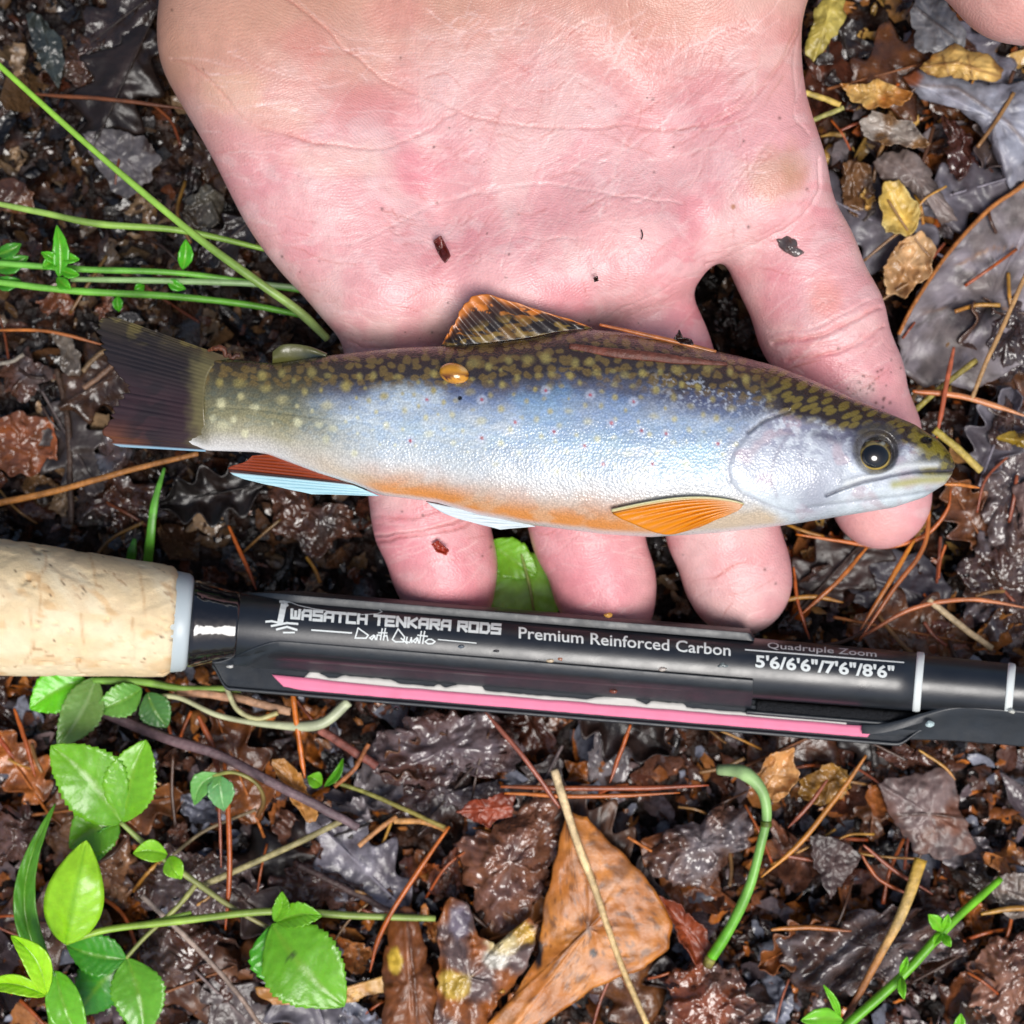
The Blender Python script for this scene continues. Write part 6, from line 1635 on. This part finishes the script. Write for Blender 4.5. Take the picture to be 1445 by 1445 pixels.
strand('side_stem', [(278, 1246, 13), (250, 1280, 14), (205, 1322, 14), (178, 1352, 14)], (4.4, 3), M['stem'], p, (160, 160, 92), (140, 150, 80), n=24)
leaf_blade('small_leaf', (236, 1206), (188, 1204), 16, 15, 17, G2, G3, p, 0, 1.2, .1, .8, seed=5, n=24)
leaf_blade('small_leaf', (240, 1208), (256, 1240), 15, 15, 16, G2, G3, p, 0, 1.0, .1, .8, seed=6, n=24)
# glossy seedling in the corner
p = plant(72, 1400, 'glossy bright green seedling with oval and strap leaves')
leaf_blade('oval_leaf', (92, 1332), (122, 1186), 42, 20, 22, (136, 196, 26), (158, 212, 44), p, 0, -1.6, 0, 2.6, shape=.72, seed=7, vein=(96, 160, 24))
leaf_blade('strap_leaf', (76, 1400), (78, 1134), 17, 17, 14, (70, 140, 30), (92, 150, 44), p, 0, 1.2, -.16, 2.0, shape=.6, seed=8, n=60)
leaf_blade('young_leaf', (66, 1402), (16, 1320), 19, 21, 24, (170, 226, 40), (150, 216, 34), p, 0, 1.6, .12, 1.2, seed=9)
leaf_blade('young_leaf', (64, 1404), (-30, 1392), 14, 21, 21, (160, 216, 36), (150, 210, 34), p, 0, 1.4, .1, 1.0, seed=10)
leaf_blade('lower_leaf', (78, 1370), (120, 1480), 26, 18, 18, (100, 180, 36), (120, 190, 50), p, 0, 1.4, .05, 1.0, seed=11)
strand('stem', [(70, 1402, 18), (74, 1430, 14), (78, 1480, 8)], 8, M['stem'], p, (110, 180, 40), (90, 150, 40), n=16)
# trifoliate shiny leaf next to it
p = plant(178, 1352, 'shiny dark-green trifoliate leaf overlapping the seedling foot')
leaf_blade('leaflet', (178, 1354), (94, 1334), 28, 14, 14, (56, 136, 34), (70, 150, 40), p, 9, 1.4, -.05, .8, seed=12)
leaf_blade('leaflet', (176, 1356), (110, 1432), 34, 14, 12, (50, 130, 34), (60, 140, 40), p, 10, -1.2, .05, 1.4, seed=13)
leaf_blade('leaflet', (180, 1352), (204, 1462), 36, 14, 15, (94, 160, 40), (104, 172, 46), p, 14, 1.2, -.04, 1.2, seed=14)
# broad toothed leaf, with the horizontal stem
p = plant(388, 1312, 'broad toothed green leaf with a dark hole on a horizontal stem')
leaf_blade('leaf', (384, 1304), (486, 1420), 54, 15, 17, (92, 158, 26), (116, 184, 40), p, 17, 1.3, .05, 1.6, seed=15, hole=(410, 1350, 7))
leaf_blade('leaf', (386, 1303), (412, 1400), 40, 14, 15, (64, 150, 26), (80, 170, 30), p, 8, 1.0, .05, .8, seed=16)
leaf_blade('small_leaf', (390, 1302), (454, 1292), 17, 15, 18, G1, G2, p, 6, 1.2, -.1, 1, seed=17)
leaf_blade('small_leaf', (388, 1300), (398, 1258), 11, 15, 18, G1, G2, p, 3, 1.2, .1, 1, seed=18)
strand('stem', [(92, 1330, 18), (150, 1312, 16), (250, 1300, 15), (380, 1286, 14), (500, 1292, 12), (614, 1296, 9)], (5, 5.5, 6, 5), M['stem'], p, (150, 190, 60), (150, 170, 90), n=50)
strand('side_stem', [(140, 1314, 16), (200, 1304, 15), (270, 1288, 14)], 3.4, M['stem'], p, (120, 170, 50), (140, 176, 70), n=20)
# leaves peeping from under the grip
p = plant(190, 965, 'cluster of toothed leaves spreading from under the cork grip')
leaf_blade('leaf', (120, 958), (42, 1000), 30, 8.5, 10, (96, 196, 20), (110, 206, 24), p, 9, .8, .05, .5, seed=19)
leaf_blade('leaf', (136, 956), (82, 1054), 27, 9, 13, PALE, (110, 156, 70), p, 12, 1.4, -.05, .8, seed=20, vein=(170, 196, 140))
leaf_blade('leaf', (200, 972), (136, 1002), 22, 9, 11, (96, 160, 60), (120, 180, 80), p, 8, 1.0, -.05, .8, seed=21)
leaf_blade('leaf', (208, 978), (236, 1026), 22, 10, 10, (70, 120, 60), (80, 130, 66), p, 7, 1.0, .06, .8, seed=22)
strand('stem', [(130, 960, 9), (200, 962, 9), (260, 972, 9), (340, 972, 9)], 6, M['stem'], p, (120, 170, 70), (140, 170, 80), n=30)
strand('pale_root', [(206, 986, 10), (250, 984, 11), (310, 1010, 12), (380, 1022, 12), (450, 1022, 13), (492, 990, 13)], (4, 4, 4.4, 8.5, 8), M['stem'], p, (186, 184, 140), (196, 204, 168), n=50)
strand('pale_root', [(318, 966, 11), (334, 1000, 12), (362, 1014, 12), (392, 1006, 12)], 4, M['stem'], p, (190, 190, 150), (190, 180, 120), n=30)
# two small round leaves on a tendril
p = plant(372, 1150, 'pair of small round grey-green leaves on an arched tendril')
leaf_blade('leaf', (312, 1092), (274, 1136), 15, 15, 13, (110, 170, 90), (96, 160, 70), p, 5, 1.0, .2, .8, seed=23, n=24, vein=(150, 190, 120))
leaf_blade('leaf', (308, 1094), (316, 1144), 18, 15, 14, (100, 160, 96), (110, 170, 100), p, 4, 1.0, .0, .8, seed=24, n=24, vein=(150, 190, 120))
strand('tendril', [(300, 1094, 15), (330, 1090, 16), (360, 1104, 15), (372, 1128, 13), (364, 1152, 10)], (3, 3, 4), M['stem'], p, (150, 156, 80), (110, 66, 40), n=30)
# small sprout beside the thick needle
p = plant(452, 1108, 'tiny wet green sprout beside the purple twig')
leaf_blade('leaf', (454, 1108), (434, 1096), 12, 12, 13, G1, G2, p, 0, 1, .1, 1, seed=25, n=18)
leaf_blade('leaf', (458, 1110), (484, 1070), 6, 12, 14, (60, 130, 30), G1, p, 0, 1, .1, 1, seed=26, n=18)
# broad green leaf between the fingertips
p = plant(745, 850, 'bright broad green leaf showing between little and ring fingertips', 'green_leaf', 'green leaf')
leaf_blade('blade', (735, 778), (756, 900), 60, 6, 7, (136, 196, 60), (150, 206, 70), p, 0, .6, .02, .6, seed=27, shape=.7, vein=(150, 200, 90))
leaf_blade('blade', (690, 765), (758, 812), 26, 7, 7.5, (116, 184, 44), (130, 192, 50), p, 4, .6, .02, .6, seed=28)
strand('midrib', [(735, 780, 8), (748, 830, 9), (757, 890, 8.5)], 2.4, M['stem'], p, (150, 180, 90), (120, 110, 60), n=16)
# curved cut stem, straight stem, blade of grass
p = plant(1000, 1356, 'curved bright green stem with a pale bent top', 'green_sprout', 'sprout')
strand('stalk', [(1014, 1086, 13), (1048, 1090, 16), (1074, 1114, 17), (1082, 1150, 17), (1074, 1190, 17), (1058, 1250, 16), (1032, 1306, 14), (1002, 1354, 12)], (9, 11, 8, 7, 7.5, 8, 8.5), M['stem'], p, (170, 196, 140), (104, 190, 24), n=60, sides=14)
strand('cut_end', [(1004, 1350, 12.4), (998, 1362, 11.6)], (8.8, 8.2), M['twig'], p, (150, 150, 70), (110, 90, 40), n=6, sides=14)
strand('joint', [(1081, 1158, 17), (1081, 1166, 17)], 8.6, M['twig'], p, (90, 110, 30), n=5, sides=14)
p = plant(1195, 1440, 'straight green stem with tiny side leaves in the bottom corner', 'green_sprout', 'sprout')
strand('stalk', [(1412, 1240, 12), (1340, 1305, 15), (1270, 1380, 15), (1180, 1460, 14)], (5.5, 7, 7.5), M['stem'], p, (120, 196, 40), (112, 190, 40), n=40, sides=10)
for i, (b, t, w_) in enumerate((((1330, 1314), (1310, 1290), 9), ((1332, 1312), (1338, 1290), 6), ((1332, 1318), (1342, 1336), 6), ((1328, 1318), (1318, 1334), 6), ((1272, 1378), (1276, 1410), 6), ((1270, 1374), (1280, 1350), 5), ((1186, 1436), (1162, 1390), 5), ((1190, 1440), (1130, 1440), 14), ((1350, 1460), (1356, 1430), 8))):
    leaf_blade('side_leaf', b, t, w_, 16, 18, (110, 190, 36), (120, 200, 40), p, 3, .6, .05, .6, seed=40 + i, n=18, m=7)
p = plant(212, 790, 'single grass blade rising between tail and cork grip', 'grass_sprig', 'grass')
strand('blade', [(232, 660, 14), (218, 710, 15), (212, 760, 14), (208, 800, 10)], (2.5, 6, 7.5, 7.5), M['stem'], p, (80, 140, 50), (96, 170, 50), n=30, flat=.35)
strand('blade', [(190, 760, 10), (186, 780, 10), (184, 800, 9)], (3, 8, 8), M['stem'], p, (60, 130, 30), (60, 120, 30), n=12, flat=.35)
# grass stems in the upper corner
GS = [([(-20, 75, 24), (130, 210, 25), (270, 328, 26), (360, 395, 25), (420, 438, 22), (462, 478, 18)], (5, 5.5, 6.5, 8, 8.5, 7), (136, 190, 60), (130, 150, 90), 'long green stem slanting across to the little finger'),
      ([(-20, 284, 18), (60, 300, 18), (140, 316, 18), (260, 326, 17), (400, 358, 14)], (5, 6, 6.5, 6, 4.5), (150, 184, 90), (120, 160, 60), 'pale stem crossing under the long slanting one'),
      ([(-20, 370, 16), (120, 380, 16), (260, 386, 15), (440, 412, 12)], (5.5, 6, 5.5, 5), (110, 176, 70), (96, 160, 50), 'upper of the two level green stems above the tail'),
      ([(100, 394, 15), (220, 396, 15), (350, 400, 14), (440, 408, 12)], (5, 6, 6, 5), (150, 186, 120), (140, 170, 120), 'whitish-green stem squeezed between the level stems'),
      ([(-20, 396, 16), (100, 410, 16), (240, 418, 15), (350, 430, 13), (430, 446, 11)], (5.5, 6.5, 6.5, 6, 5), (116, 180, 70), (90, 160, 40), 'lower of the two level green stems above the tail')]
for pts, r, ca, cb, lab in GS:
    tag(strand('green_grass', pts, [x * .82 for x in r], M['stem'], None, ca, cb, n=60, sides=12, seed=len(lab)), lab, 'grass', kind='thing')
p = plant(85, 385, 'feathery green leaf rising through the level stems', 'fern_leaf', 'green leaf', z=.008)
for i, (b, t, w_) in enumerate((((84, 392), (80, 318), 11), ((84, 360), (112, 366), 7), ((82, 366), (60, 378), 9), ((84, 380), (112, 388), 7), ((84, 372), (58, 356), 7), ((80, 344), (94, 338), 6), ((80, 392), (100, 408), 8))):
    leaf_blade('lobe', b, t, w_, 17, 19, (70, 160, 30), (90, 180, 36), p, 4, .8, .05, .8, seed=60 + i, n=20, m=7)
p = plant(10, 370, 'feathery green leaf at the picture edge beside the level stems', 'fern_leaf', 'green leaf', z=.008)
for i, (b, t, w_) in enumerate((((-10, 380), (40, 362), 12), ((-5, 360), (30, 344), 10), ((-10, 400), (30, 396), 10))):
    leaf_blade('lobe', b, t, w_, 14, 15, (52, 124, 34), (66, 140, 36), p, 4, .8, .05, .8, seed=70 + i, n=20, m=7)
p = plant(260, 376, 'small upright green leaflet on the upper level stem', 'fern_leaf', 'green leaf', z=.008)
leaf_blade('lobe', (258, 380), (262, 338), 10, 15, 17, (70, 164, 30), (80, 176, 34), p, 4, .8, .05, .8, seed=80, n=20, m=7)
for i, (b, t) in enumerate((((236, 396), (262, 408)), ((166, 418), (168, 440)), ((190, 410), (204, 402)))):
    p = plant(b[0], b[1], ('tiny green leaflet between the level stems', 'tiny green leaflet hanging under the lower level stem', 'tiny green leaflet on the lower level stem')[i], 'fern_leaf', 'green leaf', z=.008)
    leaf_blade('lobe', b, t, 7, 15, 14, (70, 164, 30), (80, 176, 34), p, 3, .6, .05, .5, seed=83 + i, n=18, m=7)

# ------------------------------------------------------------------ bits lying on fish and hand
def crumb(name, pts, z, c0, c1, label, cat, mat='leaf', amp=.5, curl=.6, seed=0, **kw):
    return hero(pts, z, c0, c1, label, mat=mat, amp=amp, curl=curl, seed=seed, rough=1.0, crump=.2, rings=8, seg=44, name=name, cat=cat, freq=1 / 9., fine=.4, **kw)
hz = lambda u, v: hand_top(u, v) + .7
crumb('bark_chip', [(612, 340), (622, 332), (628, 346), (636, 362), (628, 372), (618, 356)], hz(623, 352), (110, 34, 22), (80, 24, 18), 'red bark chip stuck to the middle of the palm', 'bark chip', seed=91)
crumb('bark_chip', [(609, 768), (617, 762), (626, 770), (634, 776), (630, 784), (616, 778)], hz(620, 772), (140, 44, 24), (110, 32, 20), 'rust-red chip stuck to the little fingertip', 'bark chip', seed=92)
crumb('soil_crumb', [(1096, 338), (1108, 330), (1122, 336), (1126, 350), (1134, 356), (1124, 364), (1112, 356), (1100, 348)], hz(1114, 347), (86, 82, 84), (50, 48, 50), 'grey crumb of wet soil on the index finger root', 'soil crumb', 'lump', seed=93)
crumb('leaf_speck', [(838, 392), (843, 390), (844, 396), (839, 397)], hz(841, 394), (70, 34, 24), (60, 30, 20), 'dark speck on the palm under the middle finger', 'speck', seed=94)
tag(strand('hair', [(905, 324, hz(905, 327) - .2), (907, 332, hz(906, 330) - .2), (905, 338, hz(905, 336) - .2)], .9, M['twig'], None, (50, 26, 20), n=10, sides=5), 'short dark hair on the palm above the middle finger', 'hair')
crumb('leaf_speck', [(952, 478), (958, 464), (960, 474), (976, 480), (978, 486), (960, 484)], 38.5, (60, 32, 24), (40, 22, 18), 'dark curled flake behind the back of the trout', 'flake', seed=95)
fz = lambda u, v: float(fish_surf(u, v))
# amber seed on the back
P_, F_, C_ = [], [], []
n1, m1 = 16, 24
PHI, TH = np.meshgrid(np.linspace(0, np.pi, n1), np.linspace(0, 2 * np.pi, m1, endpoint=False), indexing='ij')
uu = 641 + 21 * np.cos(PHI) * 1.0; vv = 527 + 15 * np.sin(PHI) * np.cos(TH) + .12 * (uu - 641); zz = fz(641, 527) + .9 + 13 * .12 * np.sin(PHI) * np.sin(TH)
c = mix(np.tile(lin((216, 150, 44)), (uu.size, 1)), lin((226, 192, 130)), sst(645, 655, uu.ravel()) * sst(527, 520, vv.ravel()))
c = mix(c, lin((84, 36, 20)), sst(.45, .55, fbm(uu.ravel() / 16, vv.ravel() / 8, 9, 2)) * sst(522, 532, vv.ravel()))
tag(mk('seed_husk', W(uu.ravel(), vv.ravel(), zz.ravel() / 1000), grid_faces(n1, m1, True), M['amber'], None, c), 'glossy amber seed husk stuck to the back of the trout', 'seed husk')
tag(strand('bark_sliver', [(803, 489, fz(803, 489) + .3), (870, 498, fz(870, 498) + .5), (950, 507, fz(950, 507) + .5), (1026, 513, fz(1026, 513) + .4)], (4, 7, 6.5, 2.5), M['twig'], None, (112, 62, 48), (96, 54, 44), n=60, sides=8, flat=.4, jitter=3, seed=8), 'long reddish bark sliver lying along the trout back', 'bark sliver')
tag(strand('pine_needle', [(846, 458, 38.2), (900, 470, 38.4), (960, 484, 38.4), (1010, 497, 38.2)], (2, 3.4, 3.2), M['needle'], None, (170, 92, 44), (190, 120, 66), n=40, seed=9), 'thin orange needle along the upper edge of the trout', 'pine needle')
tag(strand('moss_shred', [(292, 494, 37), (310, 492, 37.5), (322, 500, 37.3), (342, 504, 37)], (2, 4.5, 2.5, 3.5), M['twig'], None, (110, 60, 36), (60, 34, 24), n=40, jitter=14, seed=19), 'stringy brown shred on the tail wrist of the trout', 'shred')
